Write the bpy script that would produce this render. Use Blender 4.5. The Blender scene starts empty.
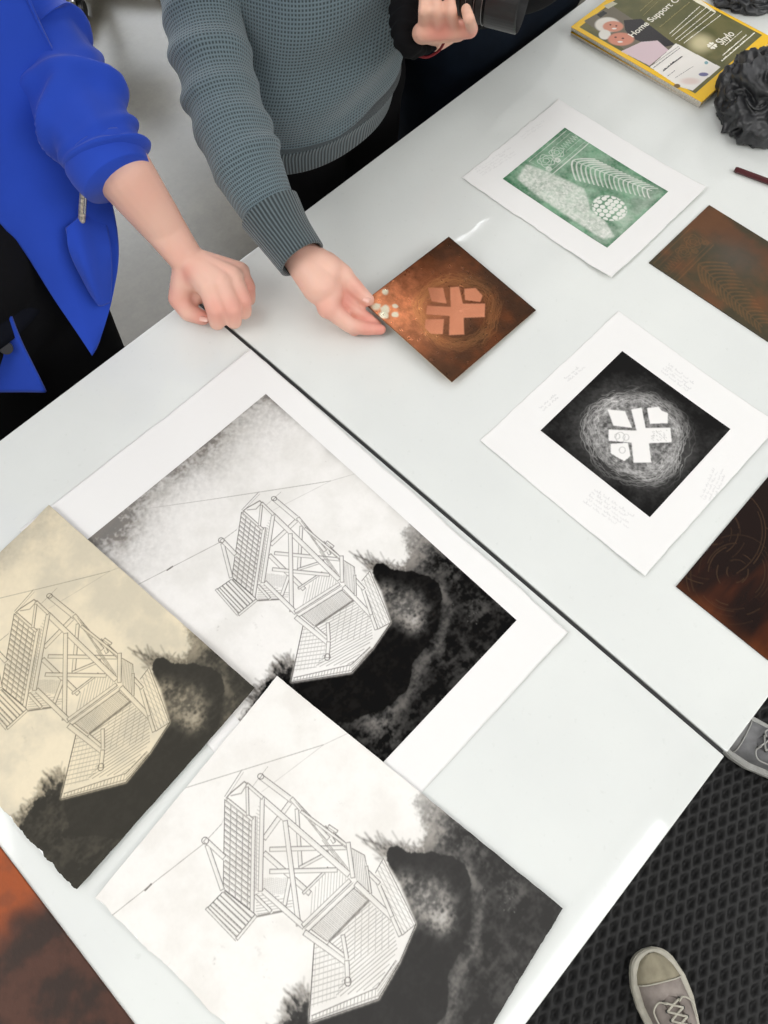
import bpy, bmesh, math, random
import numpy as np
from mathutils import Vector, Matrix, noise as mnoise
random.seed(7); rng = np.random.default_rng(11)
SC = bpy.context.scene
COL = SC.collection
PI = math.pi

# ---------------------------------------------------------------- camera, world, lights, exposure
FPX, TILT, HC, TH = 733.48, 0.407053, 1.68, math.radians(46.1)
TZ = 0.90                                     # table top height
def at(px, py, z):
    """a point of the photograph at height z -> metres in the room (x along the table, y across it)"""
    x, y, f = px-384, -(py-512), -FPX
    Y = y*math.cos(TILT) - f*math.sin(TILT); W = y*math.sin(TILT) + f*math.cos(TILT)
    s = (z-HC)/W; x *= s; Y *= s
    c, sn = math.cos(TH), math.sin(TH)
    return Vector((x*c+Y*sn, -x*sn+Y*c, z))
cam = bpy.data.cameras.new('camera'); camo = bpy.data.objects.new('camera', cam); COL.objects.link(camo)
_c, _s = math.cos(TH), math.sin(TH)
def _rot(v): return Vector((v[0]*_c+v[1]*_s, -v[0]*_s+v[1]*_c, v[2]))
_r = _rot((1, 0, 0)); _u = _rot((0, math.cos(TILT), math.sin(TILT))); _b = _rot((0, -math.sin(TILT), math.cos(TILT)))
camo.matrix_world = Matrix(((_r.x, _u.x, _b.x, 0), (_r.y, _u.y, _b.y, 0), (_r.z, _u.z, _b.z, HC), (0, 0, 0, 1)))
cam.sensor_fit = 'HORIZONTAL'; cam.sensor_width = 36; cam.lens = 36*FPX/768; cam.clip_start = 0.02; cam.clip_end = 60
SC.camera = camo
SC.view_settings.view_transform = 'Standard'; SC.view_settings.look = 'None'
SC.view_settings.gamma = 1; SC.view_settings.use_curve_mapping = False
SC.view_settings.exposure = 0.12
w = bpy.data.worlds.new('world'); SC.world = w; w.use_nodes = True
w.node_tree.nodes['Background'].inputs[0].default_value = (1.0, 0.985, 0.965, 1)
w.node_tree.nodes['Background'].inputs[1].default_value = 0.80
def area(name, loc, target, sx, sy, power, col=(1, 1, 1)):
    l = bpy.data.lights.new(name, 'AREA'); l.shape = 'RECTANGLE'; l.size = sx; l.size_y = sy; l.energy = power; l.color = col
    o = bpy.data.objects.new(name, l); COL.objects.link(o); o.location = loc
    o.rotation_euler = (Vector(target)-Vector(loc)).to_track_quat('-Z', 'Y').to_euler(); return o
area('window_daylight', (0.2, 4.2, 3.0), (0.2, 0.2, 0.8), 4.0, 1.8, 64, (0.98, 0.99, 1.0))
area('left_fill_light', (-2.3, 1.5, 3.8), (0.35, 0.3, 0.9), 2.2, 2.2, 75, (1.0, 0.99, 0.97))  # added soft light from the left, kept clear of reflections in the glass
area('front_fill_light', (1.6, -2.9, 3.0), (0.8, 0.5, 0.9), 3.0, 1.6, 55, (1.0, 0.99, 0.97))  # added fill to brighten the far side of the table; no window here

# ---------------------------------------------------------------- material helpers
def s2l(c):
    return tuple((x/12.92 if x <= 0.04045 else ((x+0.055)/1.055)**2.4) for x in c)
def hexc(r, g, b): return s2l((r/255, g/255, b/255))
class NT:
    def __init__(s, name):
        s.m = bpy.data.materials.new(name); s.m.use_nodes = True; s.t = s.m.node_tree; s.n = s.t.nodes; s.b = s.n['Principled BSDF']
    def add(s, ty, **kw):
        n = s.n.new(ty)
        for k, v in kw.items():
            if k.startswith('i_'):
                key = k[2:].replace('_', ' '); n.inputs[key].default_value = v
            else: setattr(n, k, v)
        return n
    def link(s, a, ao, b, bi): s.t.links.new(a.outputs[ao], b.inputs[bi])
    def mat(s): return s.m
def simple(name, col, rough=0.6, metal=0.0, spec=0.5, bump=None, var=None, coat=0, emit=None, sheen=0):
    """plain procedural material: noise colour variation and noise bump"""
    t = NT(name); b = t.b
    b.inputs['Roughness'].default_value = rough; b.inputs['Metallic'].default_value = metal
    b.inputs['Specular IOR Level'].default_value = spec; b.inputs['Coat Weight'].default_value = coat
    b.inputs['Sheen Weight'].default_value = sheen
    tc = t.add('ShaderNodeTexCoord')
    v = var or (20, 0.06)
    n = t.add('ShaderNodeTexNoise'); n.inputs['Scale'].default_value = v[0]; n.inputs['Detail'].default_value = 4
    t.link(tc, 'Object', n, 'Vector')
    r = t.add('ShaderNodeValToRGB'); t.link(n, 'Fac', r, 'Fac')
    r.color_ramp.elements[0].position = 0.3; r.color_ramp.elements[1].position = 0.7
    r.color_ramp.elements[0].color = tuple(x*(1-v[1]) for x in col)+(1,); r.color_ramp.elements[1].color = tuple(min(1, x*(1+v[1])) for x in col)+(1,)
    t.link(r, 'Color', b, 'Base Color')
    if bump:
        n2 = t.add('ShaderNodeTexNoise'); n2.inputs['Scale'].default_value = bump[0]; n2.inputs['Detail'].default_value = 5
        t.link(tc, 'Object', n2, 'Vector')
        bp = t.add('ShaderNodeBump'); bp.inputs['Strength'].default_value = bump[1]; bp.inputs['Distance'].default_value = bump[2] if len(bump) > 2 else 0.002
        t.link(n2, 'Fac', bp, 'Height'); t.link(bp, 'Normal', b, 'Normal')
    if emit:
        b.inputs['Emission Color'].default_value = tuple(emit[0])+(1,); b.inputs['Emission Strength'].default_value = emit[1]
    return t.m
def vcol(name, rough=0.85, metal=0.0, spec=0.3, bump=None, attr_rough=False, sss=0.0):
    """colour from the mesh attribute Col (ink, etching, skin tone)"""
    t = NT(name); b = t.b
    a = t.add('ShaderNodeVertexColor'); a.layer_name = 'Col'; t.link(a, 'Color', b, 'Base Color')
    b.inputs['Roughness'].default_value = rough; b.inputs['Metallic'].default_value = metal; b.inputs['Specular IOR Level'].default_value = spec
    if sss: b.inputs['Subsurface Weight'].default_value = sss; b.inputs['Subsurface Radius'].default_value = (0.01, 0.004, 0.002); b.inputs['Subsurface Scale'].default_value = 0.6
    if attr_rough: t.link(a, 'Alpha', b, 'Roughness')
    if bump:
        tc = t.add('ShaderNodeTexCoord'); n2 = t.add('ShaderNodeTexNoise'); n2.inputs['Scale'].default_value = bump[0]; n2.inputs['Detail'].default_value = 5
        t.link(tc, 'Object', n2, 'Vector'); bp = t.add('ShaderNodeBump'); bp.inputs['Strength'].default_value = bump[1]; bp.inputs['Distance'].default_value = bump[2]
        t.link(n2, 'Fac', bp, 'Height'); t.link(bp, 'Normal', b, 'Normal')
    return t.m
def knit(name, col, rib=False, per=0.0045):
    """waffle knit: cell bump and colour from the UV map measured in metres"""
    t = NT(name); b = t.b; b.inputs['Roughness'].default_value = 0.9; b.inputs['Specular IOR Level'].default_value = 0.15; b.inputs['Sheen Weight'].default_value = 0.3
    uv = t.add('ShaderNodeUVMap'); sp = t.add('ShaderNodeSeparateXYZ'); t.link(uv, 'UV', sp, 'Vector')
    nz = t.add('ShaderNodeTexNoise'); nz.inputs['Scale'].default_value = 30; t.link(uv, 'UV', nz, 'Vector')
    def wave(axis, p, wob):
        m = t.add('ShaderNodeMath', operation='MULTIPLY'); m.inputs[1].default_value = 2*PI/p; t.link(sp, axis, m, 0)
        w1 = t.add('ShaderNodeMath', operation='MULTIPLY_ADD'); w1.inputs[1].default_value = wob; t.link(nz, 'Fac', w1, 0); t.link(m, 0, w1, 2)
        s_ = t.add('ShaderNodeMath', operation='SINE'); t.link(w1, 0, s_, 0)
        a = t.add('ShaderNodeMath', operation='MULTIPLY_ADD'); a.inputs[1].default_value = .5; a.inputs[2].default_value = .5; t.link(s_, 0, a, 0); return a
    u = wave('X', per*(1.5 if rib else 1), 2.0)
    if rib: h = u
    else:
        v = wave('Y', per, 2.0); h = t.add('ShaderNodeMath', operation='MAXIMUM'); t.link(u, 0, h, 0); t.link(v, 0, h, 1)
    r = t.add('ShaderNodeValToRGB'); t.link(h, 0, r, 'Fac')
    r.color_ramp.elements[0].position = 0.25; r.color_ramp.elements[1].position = 0.95
    r.color_ramp.elements[0].color = tuple(x*0.33 for x in col)+(1,); r.color_ramp.elements[1].color = tuple(x*1.12 for x in col)+(1,)
    t.link(r, 'Color', b, 'Base Color')
    bp = t.add('ShaderNodeBump'); bp.inputs['Strength'].default_value = 0.8; bp.inputs['Distance'].default_value = 0.0012; t.link(h, 0, bp, 'Height'); t.link(bp, 'Normal', b, 'Normal')
    return t.m

# ---------------------------------------------------------------- object helpers
def tag(o, label=None, cat=None, group=None, kind=None):
    if label: o['label'] = label
    if cat: o['category'] = cat
    if group: o['group'] = group
    if kind: o['kind'] = kind
    return o
def empty(name, loc, label, cat, group=None, rz=0):
    o = bpy.data.objects.new(name, None); COL.objects.link(o); o.location = loc; o.rotation_euler[2] = rz; o.empty_display_size = 0.05
    return tag(o, label, cat, group)
def link(name, me, mat, parent=None, smooth=True):
    o = bpy.data.objects.new(name, me); COL.objects.link(o)
    if mat is not None:
        me.materials.clear(); me.materials.append(mat)
    if smooth: me.polygons.foreach_set('use_smooth', [True]*len(me.polygons))
    if parent is not None:
        o.parent = parent; o.matrix_parent_inverse = wm(parent).inverted()
    return o
def wm(o):
    m = Matrix.LocRotScale(o.location, o.rotation_euler.to_quaternion(), o.scale)
    if o.parent: m = wm(o.parent) @ o.matrix_parent_inverse @ m
    return m
def from_bm(name, bm, mat, parent=None, smooth=False):
    bmesh.ops.recalc_face_normals(bm, faces=bm.faces[:])
    me = bpy.data.meshes.new(name); bm.to_mesh(me); bm.free()
    return link(name, me, mat, parent, smooth)
def add_box(bm, c, s, bev=0, rot=None):
    r = bmesh.ops.create_cube(bm, size=1.0)
    vs = r['verts']; M = Matrix.Translation(c) @ (rot or Matrix.Identity(4)) @ Matrix.Diagonal((s[0], s[1], s[2], 1))
    bmesh.ops.transform(bm, matrix=M, verts=vs)
    if bev:
        es = list({e for v in vs for e in v.link_edges})
        bmesh.ops.bevel(bm, geom=es, offset=bev, segments=3, affect='EDGES', profile=0.5)
def box(name, c, s, mat, parent=None, bev=0, rot=None):
    bm = bmesh.new(); add_box(bm, c, s, bev, rot); return from_bm(name, bm, mat, parent)
def loft_data(rings, cap=True):
    n = len(rings[0]); vs = [p for r in rings for p in r]; fs = []
    for i in range(len(rings)-1):
        for j in range(n):
            a, b = i*n+j, i*n+(j+1) % n; fs.append((a, b, b+n, a+n))
    if cap:
        fs.append(tuple(range(n))[::-1]); fs.append(tuple(range((len(rings)-1)*n, len(rings)*n)))
    return vs, fs
def loft(name, rings, mat, parent=None, cap=True, uvlen=None, smooth=True):
    """rings: lists of n points; UV in metres (around, along)"""
    vs, fs = loft_data(rings, cap)
    me = bpy.data.meshes.new(name); me.from_pydata([tuple(v) for v in vs], [], fs); me.update()
    n = len(rings[0])
    uvl = me.uv_layers.new(name='UVMap')
    circ = max(sum((Vector(r[j])-Vector(r[(j+1) % n])).length for j in range(n)) for r in rings)
    cs = [sum((Vector(r[j]) for j in range(n)), Vector())/n for r in rings]; al = [0]
    for i in range(1, len(rings)): al.append(al[-1]+(cs[i]-cs[i-1]).length)
    for p in me.polygons:
        if len(p.vertices) != 4 or p.index >= (len(rings)-1)*n: continue
        i, j = divmod(p.index, n)
        for k, (jj, ii) in enumerate(((j, i), (j+1, i), (j+1, i+1), (j, i+1))): uvl.data[p.loop_start+k].uv = (jj/n*circ, al[ii])
    bm = bmesh.new(); bm.from_mesh(me); bmesh.ops.recalc_face_normals(bm, faces=bm.faces[:]); bm.to_mesh(me); bm.free()
    return link(name, me, mat, parent, smooth)
def catmull(pts, n):
    """smooth path; pts rows of equal-length tuples"""
    P = np.array(pts, float); P = np.vstack([2*P[0]-P[1], P, 2*P[-1]-P[-2]]); out = []
    m = len(P)-3
    for i in range(n):
        t = i/(n-1)*m; k = min(int(t), m-1); f = t-k; a, b, c, d = P[k:k+4]
        out.append(.5*((2*b)+(-a+c)*f+(2*a-5*b+4*c-d)*f*f+(-a+3*b-3*c+d)*f**3))
    return np.array(out)
def tube_rings(pts, n=40, seg=24, wr=None, ref=(0, 0, 1)):
    """pts: (x,y,z,ra,rb); ra across, rb along ref-ish; wr(s,theta)->radial offset"""
    P = catmull(pts, n); rings = []
    for i in range(n):
        t = Vector(P[min(i+1, n-1), :3]-P[max(i-1, 0), :3]).normalized()
        up = Vector(ref); side = t.cross(up).normalized(); up2 = side.cross(t).normalized(); r = []
        for j in range(seg):
            a = 2*PI*j/seg; k = 1.0; o = wr(i/(n-1), a) if wr else 0
            r.append(Vector(P[i, :3])+side*math.cos(a)*(P[i, 3]+o)+up2*math.sin(a)*(P[i, 4]+o))
        rings.append(r)
    return rings
def tube(name, pts, r, mat, parent=None, seg=10, n=None):
    n = n or max(6, len(pts)*6)
    return loft(name, tube_rings([tuple(p)+(r, r) for p in pts], n, seg, ref=(0.13, 0.21, 0.97)), mat, parent)

def blob_mesh(name, caps, voxel, mat, parent=None, smooth_it=2, colfn=None):
    """one continuous skin: union of tapered capsules (p, q, r1, r2[, flat]) voxel-remeshed and smoothed"""
    bm = bmesh.new()
    for c in caps:
        p, q, r1, r2 = Vector(c[0]), Vector(c[1]), c[2], c[3]; d = q-p; L = d.length
        flat = c[4] if len(c) > 4 else None
        if L < 1e-6: d = Vector((0, 0, 1)); L = 1e-6
        t = d.normalized(); ref = Vector(flat[0]) if flat else (Vector((0, 0, 1)) if abs(t.z) < .9 else Vector((0, 1, 0)))
        side = t.cross(ref).normalized(); up = side.cross(t).normalized(); k = flat[1] if flat else 1.0
        seg = 20; rings = []
        for i in range(6): a = -PI/2+PI/2*i/6+.02; rings.append((-math.cos(a+PI/2)*r1 if 0 else math.sin(a)*r1, math.cos(a)*r1))
        rings = [(math.sin(a)*r1, math.cos(a)*r1) for a in np.linspace(-PI/2+.05, 0, 6)]+[(L+math.sin(a)*r2, math.cos(a)*r2) for a in np.linspace(0, PI/2-.05, 6)]
        vs = []
        for h, r in rings:
            vs.append([bm.verts.new(p+t*h+side*math.cos(2*PI*j/seg)*r+up*math.sin(2*PI*j/seg)*r*k) for j in range(seg)])
        for i in range(len(vs)-1):
            for j in range(seg): bm.faces.new((vs[i][j], vs[i][(j+1) % seg], vs[i+1][(j+1) % seg], vs[i+1][j]))
        bm.faces.new(vs[0][::-1]); bm.faces.new(vs[-1])
    bmesh.ops.recalc_face_normals(bm, faces=bm.faces[:])
    me = bpy.data.meshes.new(name); bm.to_mesh(me); bm.free()
    tmp = bpy.data.objects.new('tmp', me); COL.objects.link(tmp)
    md = tmp.modifiers.new('r', 'REMESH'); md.mode = 'VOXEL'; md.voxel_size = voxel
    ms = tmp.modifiers.new('s', 'SMOOTH'); ms.factor = 0.5; ms.iterations = smooth_it
    dg = bpy.context.evaluated_depsgraph_get(); dg.update()
    m2 = bpy.data.meshes.new_from_object(tmp.evaluated_get(dg)); bpy.data.objects.remove(tmp)
    m2.name = name
    if colfn:
        n = len(m2.vertices); co = np.empty(n*3, np.float32); m2.vertices.foreach_get('co', co); co = co.reshape(-1, 3)
        ca = m2.color_attributes.new(name='Col', type='FLOAT_COLOR', domain='POINT')
        c4 = np.ones((n, 4), np.float32); c4[:, :3] = colfn(co); ca.data.foreach_set('color', c4.ravel())
    return link(name, m2, mat, parent)

# ---------------------------------------------------------------- raster helpers (ink is stored as vertex colour)
def vnoise(shape, cell, seed, octaves=4, aspect=(1, 1)):
    """value noise in [0,1]; cell in pixels"""
    r = np.random.default_rng(seed); out = np.zeros(shape); amp = 1; tot = 0
    for o in range(octaves):
        cy, cx = max(1.5, cell*aspect[0]/2**o), max(1.5, cell*aspect[1]/2**o)
        h, w_ = int(shape[0]/cy)+3, int(shape[1]/cx)+3; g = r.random((h, w_))
        y = np.arange(shape[0])/cy; x = np.arange(shape[1])/cx; yi = y.astype(int); xi = x.astype(int)
        fy = (y-yi)[:, None]; fx = (x-xi)[None]; fy = fy*fy*(3-2*fy); fx = fx*fx*(3-2*fx)
        a = g[yi][:, xi]; b = g[yi][:, xi+1]; c = g[yi+1][:, xi]; d = g[yi+1][:, xi+1]
        out += amp*((a*(1-fx)+b*fx)*(1-fy)+(c*(1-fx)+d*fx)*fy); tot += amp; amp *= .55
    return out/tot
def blur(a, s):
    k = int(3*s)+1; x = np.arange(-k, k+1); g = np.exp(-x*x/(2*s*s)); g /= g.sum()
    p = np.pad(a, k, mode='edge')
    p = np.apply_along_axis(lambda v: np.convolve(v, g, 'valid'), 0, p)
    return np.apply_along_axis(lambda v: np.convolve(v, g, 'valid'), 1, p)
def sstep(a, b, x):
    t = np.clip((x-a)/(b-a), 0, 1); return t*t*(3-2*t)
def polymask(X, Y, poly):
    m = np.zeros(X.shape, bool); n = len(poly)
    for i in range(n):
        x1, y1 = poly[i]; x2, y2 = poly[(i+1) % n]
        if y1 == y2: continue
        c = ((y1 > Y) != (y2 > Y)) & (X < (x2-x1)*(Y-y1)/(y2-y1)+x1); m ^= c
    return m
class Canvas:
    gain = 1.0
    """value raster over [x0,x1]x[y0,y1] metres"""
    def __init__(s, x0, y0, x1, y1, res, val=0.0):
        s.x0, s.y0, s.res = x0, y0, res; s.w = int((x1-x0)/res)+1; s.h = int((y1-y0)/res)+1
        s.a = np.full((s.h, s.w), val); s.xs = x0+np.arange(s.w)*res; s.ys = y0+np.arange(s.h)*res
    def line(s, p, q, wd, v=1.0, mode='max'):
        m = wd/2+2*s.res
        i0, i1 = int((min(p[0], q[0])-m-s.x0)/s.res), int((max(p[0], q[0])+m-s.x0)/s.res)+1
        j0, j1 = int((min(p[1], q[1])-m-s.y0)/s.res), int((max(p[1], q[1])+m-s.y0)/s.res)+1
        i0, j0 = max(i0, 0), max(j0, 0); i1, j1 = min(i1, s.w), min(j1, s.h)
        if i1 <= i0 or j1 <= j0: return
        X = s.xs[i0:i1][None]; Y = s.ys[j0:j1][:, None]; dx, dy = q[0]-p[0], q[1]-p[1]; L2 = dx*dx+dy*dy+1e-12
        t = np.clip(((X-p[0])*dx+(Y-p[1])*dy)/L2, 0, 1); d = np.hypot(X-p[0]-t*dx, Y-p[1]-t*dy)
        k = np.clip(.5+(wd/2-d)/s.res, 0, 1); v = min(1.0, v*s.gain) if v > .1 else v; sub = s.a[j0:j1, i0:i1]
        if mode == 'max': np.maximum(sub, k*v, out=sub)
        else: sub[:] = sub*(1-k)+v*k
    def poly(s, pts, v, edge=None, ev=.8):
        X, Y = np.meshgrid(s.xs, s.ys); s.a[polymask(X, Y, pts)] = v
        if edge:
            for i in range(len(pts)): s.line(pts[i], pts[(i+1) % len(pts)], edge, ev)
    def path(s, pts, wd, v=1.0, mode='max'):
        for a, b in zip(pts, pts[1:]): s.line(a, b, wd, v, mode)
    def sample(s, X, Y, default=0.0):
        fx = (X-s.x0)/s.res; fy = (Y-s.y0)/s.res; ok = (fx >= 0) & (fy >= 0) & (fx < s.w-1.001) & (fy < s.h-1.001)
        fx = np.clip(fx, 0, s.w-1.001); fy = np.clip(fy, 0, s.h-1.001); i = fx.astype(int); j = fy.astype(int); u = fx-i; v = fy-j
        r = s.a[j, i]*(1-u)*(1-v)+s.a[j, i+1]*u*(1-v)+s.a[j+1, i]*(1-u)*v+s.a[j+1, i+1]*u*v
        return np.where(ok, r, default)

def sheet(name, frame, w_, h_, res, colfn, th, mat, parent=None, deckle=(0, 0, 0, 0), zfn=None, z0=0.0, side=(.9, .89, .87), seed=1, rough=None):
    """thin sheet as a dense grid with thickness. frame(u,v)->Vector; colfn(U,V)->rgb arrays (linear); deckle amplitudes left,bottom,right,top"""
    nx, ny = int(w_/res)+1, int(h_/res)+1
    U, V = np.meshgrid(np.linspace(0, w_, nx), np.linspace(0, h_, ny)); rgb = colfn(U, V)
    r = np.random.default_rng(seed)
    def edge(n, amp, s):
        if amp == 0: return np.zeros(n)
        x = vnoise((1, n), 14, s, 5)[0]-.5; y = vnoise((1, n), 90, s+5, 3)[0]-.5; return 2*amp*(x*1.3+y)
    L, R_ = edge(ny, deckle[0], seed*7+1), edge(ny, deckle[2], seed*7+2); B, T = edge(nx, deckle[1], seed*7+3), edge(nx, deckle[3], seed*7+4)
    s_, t_ = U/w_, V/h_
    e = 12
    U2 = U+L[:, None]*(1-s_)**e-R_[:, None]*s_**e; V2 = V+B[None]*(1-t_)**e-T[None]*t_**e
    Z = np.full(U.shape, z0)+(zfn(U, V) if zfn is not None else 0)
    o = frame(0, 0); ex = frame(1, 0)-o; ey = frame(0, 1)-o; ez = ex.cross(ey).normalized()
    o, ex, ey, ez = (np.array(q) for q in (o, ex, ey, ez))
    co = o+U2[..., None]*ex+V2[..., None]*ey+Z[..., None]*ez
    idx = np.arange(nx*ny).reshape(ny, nx)
    quads = np.stack([idx[:-1, :-1], idx[:-1, 1:], idx[1:, 1:], idx[1:, :-1]], -1).reshape(-1, 4)
    loop = np.concatenate([idx[0, :-1], idx[:-1, -1], idx[-1, :0:-1], idx[:0:-1, 0]])
    nb = len(loop); low = co.reshape(-1, 3)[loop]-ez*th
    base = nx*ny; lo = base+np.arange(nb); nxt = np.roll(np.arange(nb), -1)
    sk = np.stack([loop, lo, lo[nxt], loop[nxt]], -1)
    gi = np.unique(np.linspace(0, nx-1, min(nx, 30)).astype(int)); gj = np.unique(np.linspace(0, ny-1, min(ny, 30)).astype(int))
    bot = co[gj][:, gi].reshape(-1, 3)-ez*th; bi = base+nb+np.arange(len(bot)).reshape(len(gj), len(gi))
    bq = np.stack([bi[:-1, :-1], bi[1:, :-1], bi[1:, 1:], bi[:-1, 1:]], -1).reshape(-1, 4); ntop = len(quads)
    verts = np.vstack([co.reshape(-1, 3), low, bot]); quads = np.vstack([quads, sk, bq])
    me = bpy.data.meshes.new(name); nq = len(quads)
    me.vertices.add(len(verts)); me.vertices.foreach_set('co', verts.astype(np.float32).ravel())
    me.loops.add(nq*4); me.polygons.add(nq)
    me.loops.foreach_set('vertex_index', quads.ravel().astype(np.int32))
    me.polygons.foreach_set('loop_start', (np.arange(nq)*4).astype(np.int32))
    me.update(calc_edges=True); me.validate()
    ca = me.color_attributes.new(name='Col', type='FLOAT_COLOR', domain='POINT')
    c4 = np.ones((len(verts), 4), np.float32); c4[:base, :3] = rgb.reshape(-1, 3); c4[base:, :3] = side if side is not None else (.9, .9, .9)
    if side is None: c4[base:base+nb, :3] = rgb.reshape(-1, 3)[loop]
    if rough is not None: c4[:base, 3] = rough(U, V).reshape(-1); c4[base:, 3] = .4
    ca.data.foreach_set('color', c4.ravel())
    o_ = link(name, me, mat, parent, smooth=False)
    sm = np.zeros(nq, bool); sm[:ntop] = True; me.polygons.foreach_set('use_smooth', sm)
    return o_
def frame2(x, y, ang, z):
    c, s = math.cos(ang), math.sin(ang)
    return lambda u, v: Vector((x+u*c-v*s, y+u*s+v*c, z))
def mix(a, b, k):
    a, b = np.array(a), np.array(b); return a+(b-a)*k[..., None]

# ---------------------------------------------------------------- room
def concrete():
    t = NT('polished_concrete'); b = t.b; tc = t.add('ShaderNodeTexCoord')
    n = t.add('ShaderNodeTexNoise'); n.inputs['Scale'].default_value = 3; n.inputs['Detail'].default_value = 9; n.inputs['Roughness'].default_value = .65; t.link(tc, 'Object', n, 'Vector')
    r = t.add('ShaderNodeValToRGB'); t.link(n, 'Fac', r, 'Fac'); e = r.color_ramp.elements
    e[0].position = .32; e[1].position = .7; e[0].color = (*hexc(55, 52, 45), 1); e[1].color = (*hexc(88, 84, 75), 1)
    n2 = t.add('ShaderNodeTexNoise'); n2.inputs['Scale'].default_value = 90; n2.inputs['Detail'].default_value = 4; t.link(tc, 'Object', n2, 'Vector')
    m = t.add('ShaderNodeMix', data_type='RGBA', blend_type='MULTIPLY'); m.inputs[0].default_value = .5; t.link(r, 'Color', m, 6)
    r2 = t.add('ShaderNodeValToRGB'); t.link(n2, 'Fac', r2, 'Fac'); r2.color_ramp.elements[0].color = (.6, .6, .6, 1); r2.color_ramp.elements[1].color = (1.15, 1.15, 1.15, 1); t.link(r2, 'Color', m, 7)
    # dark paint spots
    v = t.add('ShaderNodeTexVoronoi'); v.inputs['Scale'].default_value = 5; t.link(tc, 'Object', v, 'Vector')
    r3 = t.add('ShaderNodeValToRGB'); t.link(v, 'Distance', r3, 'Fac'); r3.color_ramp.elements[0].color = (.15, .14, .13, 1); r3.color_ramp.elements[0].position = .045; r3.color_ramp.elements[1].position = .06; r3.color_ramp.elements[1].color = (1, 1, 1, 1)
    m2 = t.add('ShaderNodeMix', data_type='RGBA', blend_type='MULTIPLY'); m2.inputs[0].default_value = .8; t.link(m, 2, m2, 6); t.link(r3, 'Color', m2, 7); t.link(m2, 2, b, 'Base Color')
    rr = t.add('ShaderNodeMapRange'); rr.inputs['To Min'].default_value = .14; rr.inputs['To Max'].default_value = .34; t.link(n, 'Fac', rr, 'Value'); t.link(rr, 0, b, 'Roughness')
    bp = t.add('ShaderNodeBump'); bp.inputs['Strength'].default_value = .25; bp.inputs['Distance'].default_value = .004; t.link(n, 'Fac', bp, 'Height'); t.link(bp, 'Normal', b, 'Normal')
    return t.m
X0, X1, Y0, Y1, ZC = -3.2, 5.2, -3.2, 4.7, 3.4
tag(box('floor', ((X0+X1)/2, (Y0+Y1)/2, -.05), (X1-X0+.4, Y1-Y0+.4, .1), concrete()), kind='structure')
M_wall = simple('painted_wall', hexc(205, 205, 200), .8, bump=(60, .15, .001))
M_trim = simple('grey_trim', hexc(120, 122, 122), .6)
for nm, c, s in (('wall_left', (X0-.05, (Y0+Y1)/2, ZC/2), (.1, Y1-Y0, ZC)), ('wall_right', (X1+.05, (Y0+Y1)/2, ZC/2), (.1, Y1-Y0, ZC)), ('wall_front', ((X0+X1)/2, Y0-.05, ZC/2), (X1-X0+.2, .1, ZC))):
    tag(box(nm, c, s, M_wall), kind='structure')
bm = bmesh.new(); WX0, WX1, WZ0, WZ1 = 1.35, 3.15, 1.1, 3.1
add_box(bm, ((X0+WX0)/2, Y1+.05, ZC/2), (WX0-X0, .1, ZC)); add_box(bm, ((X1+WX1)/2, Y1+.05, ZC/2), (X1-WX1, .1, ZC))
add_box(bm, ((WX0+WX1)/2, Y1+.05, WZ0/2), (WX1-WX0, .1, WZ0)); add_box(bm, ((WX0+WX1)/2, Y1+.05, (WZ1+ZC)/2), (WX1-WX0, .1, ZC-WZ1))
tag(from_bm('wall_back', bm, M_wall), kind='structure')
win = box('window_1', ((WX0+WX1)/2, Y1+.06, (WZ0+WZ1)/2), (WX1-WX0, .02, WZ1-WZ0), simple('daylit_pane', (.9, .95, 1), .2, emit=((.93, .97, 1), 5.5))); tag(win, kind='structure')
bm = bmesh.new()
for x in (WX0+.02, (WX0+WX1)/2, WX1-.02): add_box(bm, (x, Y1+.03, (WZ0+WZ1)/2), (.04, .05, WZ1-WZ0))
for z in (WZ0+.02, 2.1, WZ1-.02): add_box(bm, ((WX0+WX1)/2, Y1+.03, z), (WX1-WX0, .05, .04))
from_bm('window_frame', bm, M_trim, win)
for i, y in enumerate((-.668, 1.56, 1.215)):
    tag(box('trim_%d' % (i+1), ((X0+X1)/2, y, 2.95), (X1-X0, .08, .14), M_trim), kind='structure')
M_tube = simple('lit_diffuser', (.95, .97, 1), .4, emit=((.97, .98, 1), 11)); M_house = simple('white_enamel', (.8, .8, .8), .4)
for i, (x, y, L, wd, lb) in enumerate(((.10, -.672, 1.16, .036, 'white ceiling strip light above the near edge of the table'), (1.90, 1.56, .84, .075, 'white ceiling strip light above the far side of the table'), (1.69, 1.215, .40, .20, 'short wide strip light added to put a glow on the copper plate'))):  # the third strip is added to make the copper plate glow
    f = empty('strip_light', (x, y, 2.80), lb, 'ceiling light')
    box('housing', (x, y, 2.85), (L, wd+.045, .06), M_house, f, .008); box('diffuser', (x, y, 2.81), (L-.04, wd, .022), M_tube, f, .004)

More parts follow.
